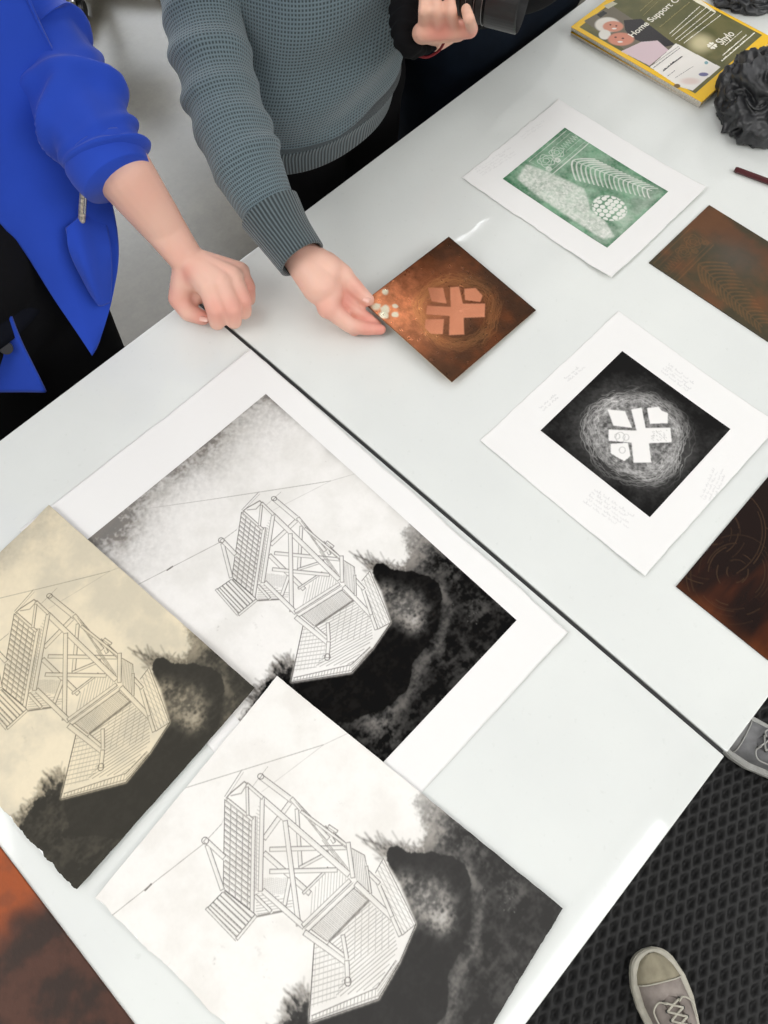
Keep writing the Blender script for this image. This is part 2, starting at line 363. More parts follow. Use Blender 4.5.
# rubber mat: raised diamond lattice as real geometry
def rubber():
    t = NT('black_rubber'); b = t.b; b.inputs['Base Color'].default_value = (.020, .020, .0205, 1); b.inputs['Roughness'].default_value = .55; b.inputs['Specular IOR Level'].default_value = .35
    tc = t.add('ShaderNodeTexCoord'); n = t.add('ShaderNodeTexNoise'); n.inputs['Scale'].default_value = 6; n.inputs['Detail'].default_value = 6; t.link(tc, 'Object', n, 'Vector')
    r = t.add('ShaderNodeValToRGB'); t.link(n, 'Fac', r, 'Fac'); r.color_ramp.elements[0].color = (.008, .008, .009, 1); r.color_ramp.elements[1].color = (.024, .024, .024, 1); t.link(r, 'Color', b, 'Base Color'); return t.m
def lattice_mat():
    x0, x1, y0, y1, res = -.80, 1.49, -1.15, -.215, .003
    xs = np.arange(x0, x1, res); ys = np.arange(y0, y1, res); X, Y = np.meshgrid(xs, ys)
    # two ridge families whose diamonds lean as in the photograph
    def fam(ang, per):
        d = (X*math.cos(ang)+Y*math.sin(ang))/per; f = np.abs(d-np.round(d))*per; return f
    h = np.minimum(fam(FA1, FP1), fam(FA2, FP2))
    Z = .003+.0095*(1-sstep(.0012, .0100, h)); Z[0] = Z[-1] = .001; Z[:, 0] = Z[:, -1] = .001
    co = np.stack([X, Y, Z], -1).reshape(-1, 3); idx = np.arange(X.size).reshape(X.shape)
    q = np.stack([idx[:-1, :-1], idx[:-1, 1:], idx[1:, 1:], idx[1:, :-1]], -1).reshape(-1, 4)
    me = bpy.data.meshes.new('rubber_mat'); me.vertices.add(len(co)); me.vertices.foreach_set('co', co.astype(np.float32).ravel())
    me.loops.add(len(q)*4); me.polygons.add(len(q)); me.loops.foreach_set('vertex_index', q.ravel().astype(np.int32)); me.polygons.foreach_set('loop_start', (np.arange(len(q))*4).astype(np.int32)); me.update(calc_edges=True)
    return link('rubber_mat', me, rubber())
# lattice directions measured from neighbouring crossings of the mat
_a = at(700, 850, .01)
def _fam(p1, p2, gap_p):
    a, b, g = at(*p1, .01), at(*p2, .01), at(*gap_p, .01); d = (b-a).normalized(); nrm = Vector((-d.y, d.x, 0)); return math.atan2(nrm.y, nrm.x), abs((g-a).dot(nrm))
FA1, FP1 = _fam((700, 860), (809, 808), (698, 874.6)); FA2, FP2 = _fam((700, 860), (680, 1006), (710.9, 854.8))
tag(lattice_mat(), 'black rubber floor mat with raised diamond lattice beside the white table', 'floor mat')

# ---------------------------------------------------------------- work tables
def table_glass():
    t = NT('white_backed_glass'); b = t.b; b.inputs['Roughness'].default_value = .045; b.inputs['Specular IOR Level'].default_value = .38
    tc = t.add('ShaderNodeTexCoord'); n = t.add('ShaderNodeTexNoise'); n.inputs['Scale'].default_value = 5; n.inputs['Detail'].default_value = 7; t.link(tc, 'Object', n, 'Vector')
    r = t.add('ShaderNodeValToRGB'); t.link(n, 'Fac', r, 'Fac'); e = r.color_ramp.elements; e[0].position = .3; e[1].position = .7
    e[0].color = (*hexc(214, 217, 215), 1); e[1].color = (*hexc(222, 225, 222), 1)
    n2 = t.add('ShaderNodeTexNoise'); n2.inputs['Scale'].default_value = 130; n2.inputs['Detail'].default_value = 6; t.link(tc, 'Object', n2, 'Vector')
    r2 = t.add('ShaderNodeValToRGB'); t.link(n2, 'Fac', r2, 'Fac'); r2.color_ramp.elements[0].position = .2; r2.color_ramp.elements[0].color = (.75, .76, .74, 1); r2.color_ramp.elements[1].position = .36; r2.color_ramp.elements[1].color = (1, 1, 1, 1)
    m = t.add('ShaderNodeMix', data_type='RGBA', blend_type='MULTIPLY'); m.inputs[0].default_value = .35; t.link(r, 'Color', m, 6); t.link(r2, 'Color', m, 7); t.link(m, 2, b, 'Base Color')
    return t.m
M_glass = table_glass(); M_white = simple('white_powder_coat', hexc(222, 224, 222), .35); M_edge = simple('polished_glass_edge', hexc(205, 216, 212), .15, spec=.6)
M_gap = simple('black_rubber_strip', (.012, .012, .012), .6)
YF, YN = .633, -.202
def work_table(x0, x1, label):
    t = empty('work_table', ((x0+x1)/2, (YF+YN)/2, 0), label, 'table')
    g = .0008
    box('table_top', ((x0+x1)/2, (YF+YN)/2, TZ-.004), (x1-x0-2*g, YF-YN, .008), M_glass, t, .0012)
    box('top_edge_frame', ((x0+x1)/2, (YF+YN)/2, TZ-.025), (x1-x0-2*g, YF-YN-.004, .033), M_white, t, .002)
    for x in (x0+.05, x1-.05):
        for y in (YN+.05, YF-.05): box('leg', (x, y, (TZ-.0415)/2), (.045, .045, TZ-.0415), M_white, t, .003)
    for y in (YN+.05, YF-.05): box('rail', ((x0+x1)/2, y, TZ-.072), (x1-x0-.145, .03, .06), M_white, t, .002)
    for x in (x0+.05, x1-.05): box('rail', (x, (YF+YN)/2, TZ-.072), (.03, YF-YN-.145, .06), M_white, t, .002)
    return t
SX = .290
work_table(-.95, SX-.0017, 'white glass-topped work table carrying the three tower prints')
tb = work_table(SX+.0017, 1.55, 'white glass-topped work table carrying the cross print, green print and magazines')
tag(box('seam_strip', (SX, (YF+YN)/2, TZ-.012), (.0032, YF-YN-.006, .02), M_gap), 'thin black strip in the gap between the two white tables', 'seam strip')

# ---------------------------------------------------------------- the tower etching (drawn once, printed three times)
def simw(a, b, P):
    z = complex(P[0], P[1])*a+b; return z
aC = complex(1.00267*math.cos(math.radians(-7.212)), 1.00267*math.sin(math.radians(-7.212))); bC = complex(.20087, .20961)
aE = complex(1.0014*math.cos(math.radians(-2.154)), 1.0014*math.sin(math.radians(-2.154))); bE = complex(-.03938, .30405)
def D(x, y): p = at(x, y, .901); return (p.x, p.y)
def Cc(x, y): p = at(x, y, .901); z = (complex(p.x, p.y)-bC)/aC; return (z.real, z.imag)
def Ee(x, y): p = at(x, y, .901); z = (complex(p.x, p.y)-bE)/aE; return (z.real, z.imag)
def zoomf(s, ox, oy): return lambda x, y: D(ox+x*s, oy+y*s)
Z1, Z2, Z3, Z4, Z8 = zoomf(.15625, 190, 770), zoomf(.1953, 270, 780), zoomf(.1693, 190, 880), zoomf(.1823, 290, 880), zoomf(.2995, 190, 760)
def build_art():
    cv = Canvas(-.34, -.30, .30, .36, .0004); cv.gain = 1.5          # line work: ink amount
    KN = Canvas(-.34, -.30, .30, .36, .0008)           # where structures leave paper white
    LW = .00085
    def hatch(poly, a, b, gap, v=.42, wd=.0007):
        """lines parallel to a->b clipped to poly"""
        d = np.array(b)-np.array(a); d /= np.linalg.norm(d); nn = np.array([-d[1], d[0]]); P = np.array(poly)
        s = P@nn; k = s.min()+gap*.5
        while k < s.max():
            ts = []
            for i in range(len(P)):
                p, q = P[i], P[(i+1) % len(P)]; sp, sq = p@nn-k, q@nn-k
                if sp*sq < 0: x = p+(q-p)*sp/(sp-sq); ts.append(x@d)
            ts.sort()
            for t0, t1 in zip(ts[::2], ts[1::2]): cv.line(nn*k+d*t0, nn*k+d*t1, wd, v)
            k += gap*(1+.12*random.uniform(-1, 1))
    def beam(p, q, wpx, v=.62, fill=0.04):
        p, q = np.array(p), np.array(q); d = q-p; L = np.linalg.norm(d); d = d/L; n = np.array([-d[1], d[0]])*wpx/2
        cv.line(p, q, wpx, fill, 'set')
        cv.line(p+n, q+n, LW, v); cv.line(p-n, q-n, LW*.9, v*.8); cv.line(p+n, p-n, LW, v*.9); cv.line(q+n, q-n, LW, v*.9)
        cv.line(p+n*.35, q+n*.35, .0005, .16)
    W = .0044
    # wires
    cv.line(D(189, 787), D(324, 745), LW*.8, .5); cv.line(D(109, 918), D(205, 843), LW*.8, .5); cv.line(D(209, 838), D(222, 824), LW*.8, .5)
    cv.line(D(262, 792), D(324, 745), .0006, .25); cv.line(D(222, 824), D(232, 800), .0006, .2)
    cv.line(Z1(225, 170), Z1(335, 0), LW, .5); cv.line(Z1(240, 175), Z1(345, 15), LW*.7, .4); cv.line(Z1(400, 110), Z1(500, -20), LW*.7, .4)
    cv.line(D(146, 890), D(152, 884), .0018, .6)
    # extra run of the wires to the plate edges
    cv.line(D(189, 787), D(60, 826), LW*.8, .45); cv.line(D(109, 918), D(40, 975), LW*.8, .4); cv.line(D(324, 745), D(420, 700), .0006, .3)
    # deck body
    deck = [Z4(135, 330), Z4(105, 780), Z4(485, 650), Z4(600, 450), Z4(690, 240), Z4(600, 20), Z2(580, 400), Z2(540, 475), Z4(360, 15), Z4(80, 280)]
    cv.poly(deck, .03)
    hatch([Z4(135, 340), Z4(115, 700), Z4(250, 645), Z4(300, 590), Z4(295, 440), Z4(230, 390)], Z4(110, 650), Z4(300, 590), .0044, .42)
    hatch([Z4(135, 340), Z4(115, 700), Z4(250, 645), Z4(300, 590), Z4(295, 440), Z4(230, 390)], Z4(125, 700), Z4(140, 350), .0036, .22, .0006)
    hatch([Z4(330, 440), Z4(250, 640), Z4(475, 585), Z4(590, 380), Z4(560, 230), Z4(430, 120), Z4(220, 340)], Z4(210, 680), Z4(590, 360), .0030, .48)
    hatch([Z4(330, 440), Z4(550, 370), Z4(560, 230), Z4(430, 120), Z4(320, 250)], Z4(340, 430), Z4(345, 240), .0062, .25, .0009)
    cv.path([Z4(135, 330), Z4(105, 780), Z4(485, 650), Z4(600, 450), Z4(690, 240)], LW*1.2, .75); cv.path([Z4(120, 742), Z4(475, 590), Z4(580, 440)], LW, .6); cv.path([Z4(118, 765), Z4(482, 632), Z4(592, 455)], LW, .5)
    hatch([Z4(120, 745), Z4(475, 592), Z4(485, 640), Z4(112, 770)], Z4(300, 660), Z4(296, 710), .0030, .45)
    hatch([Z4(475, 592), Z4(585, 440), Z4(600, 450), Z4(487, 645)], Z4(475, 600), Z4(590, 440), .0016, .4)
    # right wing
    wing = [Z2(540, 475), Z2(580, 400), Z4(600, 40), Z4(640, 130), Z4(690, 240), Z4(605, 310), Z4(560, 205)]
    hatch(wing, Z2(580, 400), Z2(700, 640), .0034, .42); hatch(wing, Z2(560, 430), Z2(590, 450), .0040, .25)
    cv.path([Z2(540, 475), Z2(580, 400), Z2(640, 520), Z2(700, 640), Z4(690, 240)], LW, .6); cv.path([Z4(605, 310), Z4(690, 240)], LW, .6)
    # under-floor of the scaffold
    lowq = [Z3(390, 205), Z3(560, 185), Z3(640, 130), Z3(480, 80), Z3(400, 60)]
    hatch(lowq, Z3(400, 205), Z3(640, 170), .0024, .4); cv.path([Z3(390, 215), Z3(560, 180)], .0018, .55)
    shade = [Z1(470, 690), Z1(630, 690), Z1(640, 790), Z1(475, 800)]; hatch(shade, Z1(470, 700), Z1(640, 740), .0016, .22); hatch(shade, Z1(470, 700), Z1(480, 800), .0018, .2)
    cabin = [Z2(210, 590), Z2(400, 480), Z2(430, 505), Z2(180, 710)]; hatch([Z2(200, 710), Z2(210, 590), Z2(270, 480), Z2(390, 470), Z2(400, 500)], Z2(280, 470), Z2(270, 620), .0030, .34)
    # cabin roof
    roof = [Z4(345, 40), Z4(432, 112), Z4(210, 340), Z4(110, 265)]; cv.poly(roof, .12, LW, .6); hatch(roof, Z4(345, 40), Z4(432, 112), .0015, .42, .0006); cv.line(Z4(432, 112), Z4(210, 340), .0026, .5)
    hatch([Z2(420, 350), Z2(485, 385), Z2(520, 580), Z2(430, 500)], Z2(420, 350), Z2(430, 500), .0016, .4); cv.path([Z2(420, 350), Z2(485, 385), Z2(520, 580)], LW, .6)
    # beams behind
    beam(Z1(685, 250), Z1(710, 640), W*.8); beam(Z1(475, 440), Z1(655, 190), W); beam(Z1(475, 530), Z2(205, 580), W)
    beam(Z2(150, 450), Z2(300, 370), W*.6); beam(Z2(170, 580), Z2(300, 450), W*.5)
    beam(Z2(0, 355), Z2(395, 345), W*.85); beam(Z2(0, 468), Z2(345, 460), W*.85); beam(Z1(640, 690), Z3(560, 150), W*.8)
    beam(Z2(320, 275), Z2(395, 340), W*.8); beam(Z2(280, 240), Z2(330, 320), W*.7); beam(Z2(300, 235), Z2(345, 265), W*.6)
    beam(Z1(455, 45), Z1(655, 195), W*1.15); beam(Z2(110, 95), Z2(300, 300), W*.9); hatch([Z2(120, 95), Z2(150, 120), Z2(400, 450), Z2(380, 470)], Z2(120, 95), Z2(400, 450), .0014, .45, .0008); beam(Z2(160, 160), Z2(395, 335), W*.6)
    beam(Z1(465, 185), Z2(405, 485), W*1.2)
    beam(Z1(610, 325), Z3(643, 268), W)
    beam(Z3(430, 60), Z3(675, 275), W*1.05); beam(Z3(385, 90), Z3(480, 185), W*.7)
    beam(Z2(400, 320), Z2(425, 500), W*.9)
    # cabin edges
    beam(Z4(330, 0), Z4(70, 250), W*.8); beam(Z4(360, 18), Z4(85, 280), W*.9); beam(Z4(360, 18), Z4(562, 208), W*1.1); beam(Z4(562, 208), Z4(605, 305), W*.8)
    beam(Z4(480, 10), Z4(560, 200), W*.8); beam(Z2(500, 470), Z2(560, 530), W*.8); beam(Z2(495, 440), Z2(515, 580), W*.5)
    beam(Z4(80, 285), Z4(312, 452), W*1.1); beam(Z4(210, 345), Z4(300, 415), W*.7); beam(Z4(290, 300), Z4(312, 430), W*.8); beam(Z4(312, 440), Z4(318, 560), W*.9)
    cv.path([Z4(318+18*math.cos(a), 555+25*math.sin(a)) for a in np.linspace(0, 6.3, 20)], LW, .7)
    # ladder panel
    panel = [Z1(225, 190), Z1(402, 322), Z3(366, 190), Z3(200, 60), Z1(215, 760)]
    cv.poly(panel, .05, LW, .65)
    for k in range(19):
        y = 190+k*38; q = min(1, k/18)
        a = (225-10*q, y); b = (402-14*q, y+132)
        if y > 770: break
        cv.line(Z1(*a), Z1(*b), LW, .62); cv.line(Z1(a[0], a[1]+11), Z1(b[0], b[1]+11), LW*.8, .42)
    for fr in (.22, .44, .66, .88): cv.line(Z1(225+177*fr, 190+132*fr), Z1(215+175*fr, 760+132*fr), .0012, .42)
    beam(Z1(410, 300), Z3(368, 192), W*.8); beam(Z1(465, 178), Z1(452, 775), W*.9); cv.line(Z1(432, 300), Z1(424, 770), LW, .4)
    hatch([Z1(418, 300), Z1(450, 200), Z1(442, 770), Z1(405, 780)], Z1(418, 400), Z1(450, 420), .0030, .3)
    beam(Z1(240, 188), Z1(402, 318), W*.6); beam(Z1(365, 90), Z1(468, 180), W*.7); beam(Z1(368, 110), Z1(372, 290), W*.6); cv.path([Z1(235, 180), Z1(260, 150), Z1(290, 125), Z1(350, 75), Z1(370, 90)], .0014, .55); cv.path([Z1(265, 165), Z1(330, 150), Z1(362, 100)], .0012, .45)
    # stair foot
    st = [Z3(100, 170), Z3(275, 352), Z3(392, 205), Z3(205, 60)]; cv.poly(st, .05, LW, .7)
    hatch(st, Z3(110, 195), Z3(275, 352), .0040, .62, LW*1.1); hatch(st, Z3(110, 195), Z3(275, 352), .0060, .4)
    beam(Z3(100, 165), Z3(278, 350), W*.6); beam(Z3(278, 348), Z3(392, 208), W*.6)
    # left pole
    beam(Z1(112, 480), Z1(210, 765), W*.9); beam(Z1(100, 445), Z1(222, 560), W*1.0)
    cv.path([Z1(100+22*math.cos(a), 452+22*math.sin(a)) for a in np.linspace(0, 6.3, 16)], LW, .7); cv.path([Z1(455+20*math.cos(a), 42+18*math.sin(a)) for a in np.linspace(0, 6.3, 16)], LW, .7)
    # knockout of the aquatint
    X, Y = np.meshgrid(KN.xs, KN.ys); KN.a[polymask(X, Y, deck)] = 1; KN.a[polymask(X, Y, [Z1(225, 190), Z1(465, 180), Z2(400, 320), Z2(485, 385), Z2(560, 600), Z4(85, 280), Z3(390, 205)])] = 1
    KN.a = blur(KN.a, 1.2)
    # aquatint darkness
    T = Canvas(-.34, -.34, .34, .40, .0009); X, Y = np.meshgrid(T.xs, T.ys); sh = X.shape
    dark = [Cc(404, 528), Cc(450, 480), Cc(760, 740), Cc(420, 1010), Cc(150, 900), Ee(-60, 900), Ee(4, 850), Ee(20, 822), Ee(30, 800), Ee(48, 786), Ee(62, 778), Cc(300, 650), Cc(330, 640), Cc(372, 600), Cc(371, 574), Cc(378, 563), Cc(392, 567), Cc(402, 568), Cc(407, 558), Cc(402, 540)]
    m = blur(polymask(X, Y, dark).astype(float), 7.5)
    n1 = vnoise(sh, 26, 3, 6); n2 = vnoise(sh, 9, 4, 4); n3 = vnoise(sh, 60, 5, 5)
    m = sstep(.22, .78, m+(n1-.5)*.60+(n2-.5)*.30+(vnoise(sh, 3, 15, 2)-.5)*.45)
    def spot(p, r, el=1.0, ang=0):
        dx, dy = X-p[0], Y-p[1]; c, s = math.cos(ang), math.sin(ang); u, v = dx*c+dy*s, (-dx*s+dy*c)/el; return np.exp(-(u*u+v*v)/(r*r))
    wx = (vnoise(sh, 30, 8, 5)-.5)*.02
    def path_field(pts, r):
        d = np.full(sh, 9.); 
        for a, b in zip(pts, pts[1:]):
            dx, dy = b[0]-a[0], b[1]-a[1]; t = np.clip(((X+wx-a[0])*dx+(Y+wx-a[1])*dy)/(dx*dx+dy*dy), 0, 1); d = np.minimum(d, np.hypot(X+wx-a[0]-t*dx, Y+wx-a[1]-t*dy))
        return np.exp(-(d/r)**2)
    ink = m*.97
    streak = path_field([Cc(421, 574), Cc(441, 586), Cc(450, 603), Cc(446, 625), Cc(438, 647), Cc(419, 669), Cc(414, 691), Cc(397, 706), Cc(372, 724)], .0056)
    tex = sstep(.32, .68, .45*vnoise(sh, 11, 12, 5)+.30*vnoise(sh, 5, 13, 4, (1, 3))+.25*vnoise(sh, 3, 14, 2))
    ink -= m*streak*(.06+.07*tex)
    ink -= m*spot(Cc(403, 608), .017, 1.3, .8)*(.14+.42*tex)+m*spot(Cc(412, 622), .010)*.2*tex
    ink -= m*spot(Cc(478, 606), .012)*.12*tex + m*spot(Cc(378, 722), .02)*.22*tex + m*spot(Cc(406, 543), .023, 1.2, -.8)*(.55+.5*(n1-.5)+.45*(tex-.5)) + m*spot(Cc(402, 530), .02)*.3 + m*spot(Cc(440, 560), .03)*.12*tex
    ink -= m*sstep(.42, .7, n3)*.03*tex + m*.05*(vnoise(sh, 5, 77, 3)-.4)
    mass = [Cc(373, 564), Cc(383, 562), Cc(394, 569), Cc(404, 571), Cc(414, 572), Cc(428, 577), Cc(438, 584), Cc(443, 598), Cc(439, 618), Cc(431, 640), Cc(413, 664), Cc(408, 690), Cc(392, 704), Cc(350, 722), Cc(300, 715), Cc(270, 720), Ee(70, 830), Ee(64, 800), Cc(300, 655), Cc(372, 600)]
    mm = blur(polymask(X, Y, mass).astype(float), 3.0); mm = sstep(.36, .60, mm+(n1-.5)*.30+(n2-.5)*.75)
    solid = .975-.010*tex-spot(Cc(404, 607), .0155, 1.25, .8)*(.10+.30*tex)-spot(Cc(414, 622), .010)*.35*tex-spot(Cc(384, 592), .010)*.2*tex
    ink = 1-(1-ink)*(1-.42*m**2)-m*.030*tex
    ink = ink*(1-mm)+solid*mm
    ink = np.maximum(ink, 0)
    # soft grey fringe of the mass and hairs
    hv = Canvas(-.34, -.34, .34, .40, .0009)
    def hairs(p, q, n, dr, L, jit=.35):
        for i in range(n):
            t = random.random(); x = p[0]+(q[0]-p[0])*t+random.gauss(0, .003); y = p[1]+(q[1]-p[1])*t+random.gauss(0, .003)
            a = dr+random.gauss(0, jit); l = L*random.uniform(.3, 1); pts = [(x, y)]
            for s in range(4): a += random.gauss(0, .12); pts.append((pts[-1][0]+math.cos(a)*l/4, pts[-1][1]+math.sin(a)*l/4))
            hv.path(pts, random.uniform(.0006, .0014), random.uniform(.2, .85))
    def ang(p, q): return math.atan2(q[1]-p[1], q[0]-p[0])
    hairs(Cc(374, 570), Cc(390, 571), 170, ang(Cc(385, 575), Cc(362, 545)), .016, .22); hairs(Cc(372, 568), Cc(376, 566), 14, ang(Cc(385, 575), Cc(362, 545)), .034, .10); hairs(Cc(386, 570), Cc(406, 570), 110, ang(Cc(400, 580), Cc(385, 560)), .007, .5)
    hairs(Ee(62, 780), Ee(48, 798), 240, ang(Ee(60, 800), Ee(46, 778)), .015, .25); hairs(Ee(48, 798), Ee(22, 828), 240, ang(Ee(50, 810), Ee(28, 792)), .013, .3)
    ink = np.maximum(ink, np.clip(blur(hv.a, .7)*1.25, 0, .95))
    # sky: greyed towards the top and left border of the plate
    top = [Cc(40, 560), Cc(266, 396), Cc(516, 621)]
    n4 = vnoise(sh, 70, 21, 5)
    def edge_d(a, b):
        dx, dy = b[0]-a[0], b[1]-a[1]; return np.abs((X-a[0])*dy-(Y-a[1])*dx)/math.hypot(dx, dy)
    dt = edge_d(top[0], top[1]); dl = np.hypot(X-Cc(95, 535)[0], Y-Cc(95, 535)[1])
    sky = .82*np.exp(-(dt/.026)**1.15)*(.40+.9*n4)+.70*np.exp(-(dl/.060)**2)*(.4+n4)+.16*np.exp(-(dt/.075)**2)*n4*1.5+.03
    sky2 = .35*np.exp(-(edge_d(top[1], top[2])/.004))*n1
    SK = Canvas(-.34, -.34, .34, .40, .0009); SK.a = np.clip(sky*(.85+.9*(vnoise(sh, 4, 66, 3)-.5))+sky2, 0, .8); T.a = np.clip(ink, 0, 1)
    GR = Canvas(-.34, -.34, .34, .40, .0009); GR.a = tex
    return cv, KN, T, SK, GR
ART, KNOCK, TINT, SKY, GRAIN = build_art()
def art_ink(X, Y, inv, sky_amt):
    z = (X+1j*Y-inv[1])/inv[0]; x, y = z.real, z.imag
    k = KNOCK.sample(x, y); t = TINT.sample(x, y, 1.0)*(1-k*.97); ln = ART.sample(x, y)
    return np.clip(np.maximum(np.maximum(t*1.03, ln*.95), SKY.sample(x, y)*sky_amt*(1-k)), 0, 1), GRAIN.sample(x, y, .5), t
M_paper = vcol('printed_paper', .95, 0, .03, bump=(260, .25, .0004))
I0 = (1+0j, 0j)
# unit-local helper: the print sits in its sheet frame
def tower_colors(fr, inv, sky_amt, paper, paper2, ink, inkw, seed):
    c0 = fr(0, 0); ux = fr(1, 0)-c0; uy = fr(0, 1)-c0
    def f(U, V):
        X = c0.x+U*ux.x+V*uy.x; Y = c0.y+U*ux.y+V*uy.y
        a, g, t = art_ink(X, Y, inv, sky_amt)
        n = vnoise(U.shape, 60, seed, 5); n2 = vnoise(U.shape, 4, seed+1, 2)
        base = mix(paper, paper2, sstep(.35, .75, n)); base = base*(1-.03*(n2[..., None]-.5))
        ic = mix(ink, inkw, (.35+.65*g)*(1-sstep(.70, .99, a))*.8); out = base*(1-a[..., None])+ic*a[..., None]
        return np.clip(out, .005, .95)
    return f
def lift(w_, h_, amp, seed, where=(1, 1, 1, 1), off=(0, 0)):
    """gentle cockle of a handmade sheet: edges rise by a few mm"""
    def f(U, V):
        s, t = np.clip((U+off[0])/w_, 0, 1), np.clip((V+off[1])/h_, 0, 1)
        n = .5+.25*np.sin(s*5.1+seed)+.25*np.sin(t*6.3+seed*1.7)
        e = where[0]*(1-s)**6+where[2]*s**6+where[1]*(1-t)**6+where[3]*t**6
        return amp*e*(.5+n)
    return f
# large white sheet (C) with its plate image
WH = (.80, .795, .785)
frC = frame2(-.0718, -.0025, math.radians(-.95), TZ+.0006)
pc = empty('tower_print', (.105, .258, TZ), 'largest tower etching with wide white margins, lying under the two other tower prints', 'print')
def plain(seed, tone=WH, scrib=None, res=.0007):
    def f(U, V):
        n = vnoise(U.shape, 80, seed, 5); b = np.ones(U.shape+(3,))*np.array(tone)*(1-.03*(n[..., None]-.5))
        if scrib is not None: k = scrib.sample(U, V)*.8; b = b*(1-k[..., None])+np.array((.25, .25, .27))*k[..., None]
        return b
    return f
sheet('paper_sheet', frC, .3495, .520, .0025, plain(5), .0005, M_paper, pc, (.0012, .0008, .0012, .0008), lift(.3495, .52, .0028, 3, (.1, .3, 1, .3)), seed=3)
imx = (-.0385, .252, .0410, .4495)
frCi = frame2(-.0320, .0440, math.radians(-.80), TZ+.0009)
sheet('printed_image', frCi, .2810, .4085, .0006, tower_colors(frCi, (aC, bC), 1.0, hexc(235, 233, 230), hexc(226, 224, 220), hexc(14, 13, 12), hexc(84, 70, 54), 31), .0002, M_paper, pc, zfn=lift(.3495, .52, .0028, 3, (.1, .3, 1, .3), (.040, .0465)), seed=5, side=(.5, .5, .5))
# tan sheet (E)
aE4 = math.radians(4.3)
frE = frame2(-.2395, .1714, aE4, TZ+.0028)
pe = sheet('tower_print', frE, .2435, .3265, .0006, tower_colors(frE, (aE, bE), 1.0, hexc(226, 214, 188), hexc(206, 197, 176), hexc(58, 56, 51), hexc(120, 110, 92), 41), .0005, M_paper, None, (.0016, .0003, .0002, .0004), lift(.2435, .3265, .0035, 8, (.2, .5, 1, 0)), seed=9, side=None)
tag(pe, 'tan tinted tower etching trimmed to the image, left of the other two tower prints', 'print')
# white sheet (D)
aD = math.radians(6.3)
frD = frame2(-.1920, -.1960, aD, TZ+.0028)
pd = sheet('tower_print', frD, .2600, .3522, .0006, tower_colors(frD, I0, .12, hexc(234, 232, 228), hexc(226, 223, 218), hexc(58, 57, 56), hexc(128, 120, 110), 51), .0005, M_paper, None, (.0014, .0006, .0003, .0003), lift(.26, .3522, .003, 12, (.5, .5, 1, 0)), seed=13, side=None)
tag(pd, 'untinted white tower etching trimmed to the image, nearest the bottom of the photo', 'print')

# ---------------------------------------------------------------- small prints and their plates
def scribbles(cvs, x, y, dx, dy, lines, length, size, v=.3):
    """pencilled handwriting, too faint to read"""
    d = math.hypot(dx, dy); dx, dy = dx/d, dy/d; nx_, ny_ = -dy, dx
    for l in range(lines):
        ox, oy = x-nx_*size*2.0*l, y-ny_*size*2.0*l; t = random.uniform(0, size); L = length*random.uniform(.6, 1)
        while t < L:
            wlen = random.uniform(2, 5)*size; pts = []; k = 0
            while k < wlen:
                h = math.sin(k/size*5)*size*.4*random.uniform(.4, 1)+(random.random() < .15)*size*.8; kk = t+k+math.cos(k/size*5)*size*.15
                pts.append((ox+dx*kk+nx_*h, oy+dy*kk+ny_*h)); k += size*.28
            cvs.path(pts, .0007, v*random.uniform(.6, 1)); t += wlen+size*.9
def lines_local(fr_origin, ang):
    c, s = math.cos(-ang), math.sin(-ang)
    def f(px, py, z=.902):
        p = at(px, py, z); x, y = p.x-fr_origin[0], p.y-fr_origin[1]; return (x*c-y*s, x*s+y*c)
    return f
# --- cross print (B)
oB, angB = (.3880, -.0300), math.radians(-.9); frB = frame2(oB[0]-.002, oB[1], angB, TZ+.0006); LB = lines_local(oB, angB)
cvB = Canvas(-.01, -.01, .30, .27, .0006)
def sc(px1, py1, px2, py2, n, size, v): a, b = LB(px1, py1), LB(px2, py2); scribbles(cvB, a[0], a[1], b[0]-a[0], b[1]-a[1], n, math.hypot(b[0]-a[0], b[1]-a[1]), size, v)
sc(668, 362, 698, 385, 4, .0024, .5); sc(540, 408, 556, 394, 2, .0024, .55); sc(566, 378, 582, 364, 2, .0024, .5)
sc(594, 487, 634, 515, 5, .0026, .45); sc(702, 498, 716, 466, 4, .0022, .45)
pb = empty('cross_print', (.53, .09, TZ), 'white sheet with a square black print of a white cross inside rings', 'print')
sheet('paper_sheet', frB,   .2712, .2440, .0008, plain(15, scrib=cvB), .0005, M_paper, pb, (.0006, .0006, .0004, .0006), lift(.2712, .244, .0020, 23, (.6, 1, .8, 0)), seed=21)
